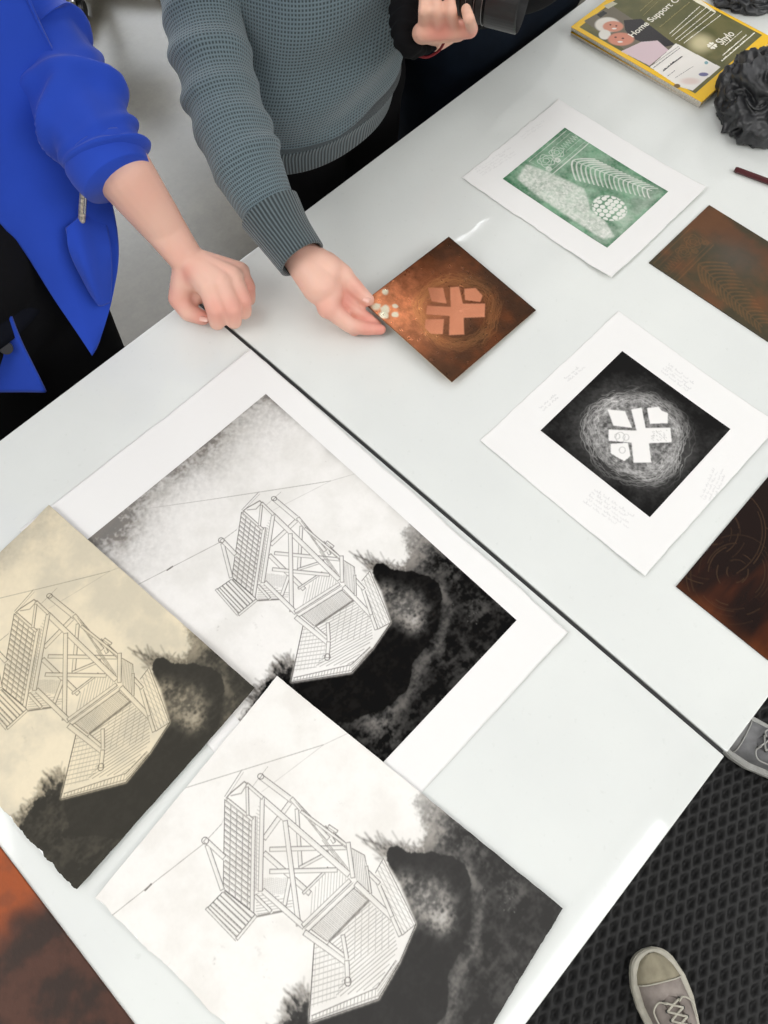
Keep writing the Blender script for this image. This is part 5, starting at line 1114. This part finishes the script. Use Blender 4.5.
# ---------------------------------------------------------------- shoes
def shoe(toe, heel_dir, label, upper_c, cap_c, sole_c, left=False, L=.285):
    ex = V3(heel_dir).normalized()*-1; ey = Vector((-ex.y, ex.x, 0)); t0 = V3(toe)-ex*L       # local x: heel 0 -> toe L
    P_ = lambda x, y, z: t0+ex*x+ey*(y*(1 if left else -1))+Vector((0, 0, z))
    root = empty('canvas_shoe', tuple(t0+ex*L/2), label, 'shoe')
    def hw(s):     # half widths inner, outer at fraction s
        k = [(0, .004, .004), (.03, .022, .022), (.1, .031, .031), (.3, .033, .035), (.5, .034, .040), (.7, .047, .047), (.82, .047, .044), (.90, .041, .036), (.96, .029, .024), (.985, .018, .015), (1, .003, .003)]
        for a, b in zip(k, k[1:]):
            if s <= b[0]: f = (s-a[0])/(b[0]-a[0]); return a[1]+(b[1]-a[1])*f, a[2]+(b[2]-a[2])*f
        return k[-1][1:]
    S = [0, .008, .02, .04, .07]+list(np.linspace(.1, .92, 34))+[.94, .955, .97, .98, .988, .994, 1]
    M_so = simple('rubber_sole', sole_c, .6, var=(60, .15)); M_up = simple('canvas_upper', upper_c, .9, bump=(900, .4, .0005), var=(40, .25)); M_cp = simple('toe_cap_canvas', cap_c, .85, var=(50, .15)); M_lc = simple('shoe_lace', sole_c, .9); M_ey = simple('eyelet', (.02, .02, .02), .4)
    def outline(g): return [(s*L, hw(s)[0]+g) for s in S]+[(s*L, -hw(s)[1]-g) for s in S[::-1]]
    def slab(name, layers, mat):
        return loft(name, [[P_(x+(g*.6 if x > L*.9 else -g*.6 if x < L*.05 else 0), math.copysign(max(.0004, abs(y)+g), y), z) for x, y in outline(0)] for g, z in layers], mat, root)
    slab('sole', [(.002, .0135), (.006, .0145), (.0075, .020), (.0075, .030), (.0065, .0385), (.004, .0405), (-.004, .040)], M_so)
    slab('sole_stripe', [(.0076, .0325), (.0082, .033), (.0082, .036), (.0076, .0365)], M_lc)
    def hgt(s): return float(np.interp(s, [0, .05, .3, .5, .62, .75, .88, .96, 1], [.085, .092, .088, .098, .092, .070, .056, .047, .041]))
    def ring(s, g=0, a0=None):
        wi, wo = hw(s); wi = max(.002, wi-.004)+g; wo = max(.002, wo-.004)+g; h = hgt(s)-.036+g; r = []; gap = 0 if a0 is None else a0
        for a in list(np.linspace(0, PI/2-gap, 14))+list(np.linspace(PI/2+gap, PI, 14)):
            c = math.cos(a); w_ = wi if c > 0 else wo; r.append(P_(s*L, w_*math.copysign(abs(c)**.62, c), .036+h*math.sin(a)**.8))
        return r
    vs = []; fs = []; SS = list(np.linspace(.015, .90, 46))+[.92, .94, .96, .975, .985, .993]
    for s in SS:
        gap = 0 if s > .76 else (.16 if s > .46 else .70+.25*(.46-s)) if s > .04 else .35; gap = gap if s > .05 else .3
        vs.append(ring(s, 0, gap))
    n = len(vs[0])
    me = bpy.data.meshes.new('upper'); flat = [tuple(v) for r in vs for v in r]
    for i in range(len(vs)-1):
        for j in range(n-1):
            if j == n//2-1 and SS[i] <= .76: continue
            fs.append((i*n+j, i*n+j+1, (i+1)*n+j+1, (i+1)*n+j))
    me.from_pydata(flat, [], fs); me.update(); up_ = link('upper', me, M_up, root); md = up_.modifiers.new('t', 'SOLIDIFY'); md.thickness = .0025
    # toe cap with raised seam
    vs = []; TC = [.835, .86, .885, .91, .94, .96, .975, .988, .995]
    capr = [ring(s, .0022, 0) for s in TC]; vs2, fs2 = [], []
    for r in capr: vs2 += [tuple(v) for v in r]
    for i in range(len(capr)-1):
        for j in range(n-1): fs2.append((i*n+j, i*n+j+1, (i+1)*n+j+1, (i+1)*n+j))
    me = bpy.data.meshes.new('toe_cap'); me.from_pydata(vs2, [], fs2); me.update(); tc_ = link('toe_cap', me, M_cp, root); md = tc_.modifiers.new('t', 'SOLIDIFY'); md.thickness = .002
    tube('cap_seam', [p for p in ring(.835, .0035, 0)[2:-2:3]], .0012, M_lc, tc_, 8, 30)
    # tongue
    tr = []
    for s in np.linspace(.78, .40, 16):
        z = hgt(s)-.002+.012*max(0, .5-s)*6; wd = .017+.012*(.78-s)/.38; tr.append([P_(s*L, wd*k, z-.006*k*k) for k in np.linspace(-1, 1, 7)])
    vs3 = [tuple(v) for r in tr for v in r]; fs3 = [(i*7+j, i*7+j+1, (i+1)*7+j+1, (i+1)*7+j) for i in range(15) for j in range(6)]
    me = bpy.data.meshes.new('tongue'); me.from_pydata(vs3, [], fs3); me.update(); tg_ = link('tongue', me, M_up, root); tg_.modifiers.new('t', 'SOLIDIFY').thickness = .003
    es = [.735, .69, .645, .60, .555, .51]
    for s in es:
        for k in (-1, 1): disc('eyelet', P_(s*L, k*.0155, hgt(s)+.0015), (0, 0, 1), .0032, .0016, M_ey, root)
    for i in range(5):
        for k in (-1, 1): a, b = es[i], es[i+1]; tube('lace', [P_(a*L, k*.0155, hgt(a)+.002), P_((a+b)/2*L, 0, hgt(a)+.006+.001*k), P_(b*L, -k*.0155, hgt(b)+.003)], .0019, M_lc, root, 8, 10)
    for k in (-1, 1): tube('lace_end', [P_(es[0]*L-.002, k*.012, hgt(.7)+.004), P_(.74*L, k*.024, hgt(.74)+.003), P_(.70*L, k*.038, .075), P_(.62*L, k*.036, .080)], .0016, M_lc, root, 8, 14)
    slab('insole', [(-.016, .041), (-.016, .043)], M_ey)
    return root
gz = .0125
shoe((.2000, -.524, gz-.0125), (-.56, -.83, 0), 'beige-grey canvas lace-up shoe with worn toe, lowest in the photo', hexc(158, 148, 142), hexc(166, 158, 136), hexc(206, 202, 188), True)
shoe((.660, -.380, gz-.0125), (.14, -.99, 0), 'mid-grey canvas shoe half hidden by the table edge at the right', hexc(140, 140, 142), hexc(150, 150, 150), hexc(196, 196, 192), True)

# ---------------------------------------------------------------- wheeled stool, mostly beyond the top of the photo
cs = Vector((1.150, 2.585, 0)); ctr = cs+Vector((.72, .70, 0))*.27
st = empty('rolling_stool', (ctr.x, ctr.y, 0), 'black rolling stool on casters standing on the concrete floor behind the people', 'stool')
M_pl = simple('black_nylon', (.010, .010, .011), .4); M_ch = simple('chrome', (.6, .6, .6), .15, metal=1)
for k in range(5):
    a = math.atan2(cs.y-ctr.y, cs.x-ctr.x)+k*2*PI/5; d = Vector((math.cos(a), math.sin(a), 0)); s = Vector((-d.y, d.x, 0)); e = ctr+d*.27
    lg = loft('base_leg', [[ctr+d*h+s*w_*sx+Vector((0, 0, z+hh*sz)) for sx, sz in ((-1, -1), (1, -1), (1, 1), (-1, 1))] for h, w_, z, hh in ((.02, .026, .105, .022), (.15, .022, .095, .016), (.275, .018, .080, .012), (.29, .010, .078, .008))], M_pl, st, smooth=False)
    for sg in (-1, 1):
        bm = bmesh.new(); bmesh.ops.create_cone(bm, cap_ends=True, segments=32, radius1=.027, radius2=.027, depth=.018); bmesh.ops.bevel(bm, geom=[e_ for e_ in bm.edges if e_.calc_face_angle(0) > 1], offset=.004, segments=3, affect='EDGES')
        bmesh.ops.transform(bm, matrix=Matrix.Translation(e+s*sg*.0155+Vector((0, 0, .0272))) @ s.to_track_quat('Z', 'Y').to_matrix().to_4x4(), verts=bm.verts); from_bm('caster_wheel', bm, M_pl, lg, False)
    bm = bmesh.new(); add_box(bm, e+Vector((0, 0, .050)), (.05, .012, .040), .004, Matrix.Rotation(a, 4, 'Z')); from_bm('caster_fork', bm, M_ch, lg)
def lathe(name, c, prof, mat, parent, seg=40): return loft(name, [[V3(c)+Vector((r*math.cos(2*PI*j/seg), r*math.sin(2*PI*j/seg), z)) for j in range(seg)] for z, r in prof], mat, parent)
lathe('hub', ctr, [(.08, .02), (.08, .038), (.13, .036), (.15, .026)], M_pl, st); lathe('gas_column', ctr, [(.13, .024), (.30, .024), (.302, .014), (.50, .014)], M_ch, st)
lathe('seat', ctr, [(.495, .02), (.50, .15), (.515, .175), (.545, .178), (.565, .160), (.572, .02)], simple('black_vinyl', (.015, .015, .016), .4), st)
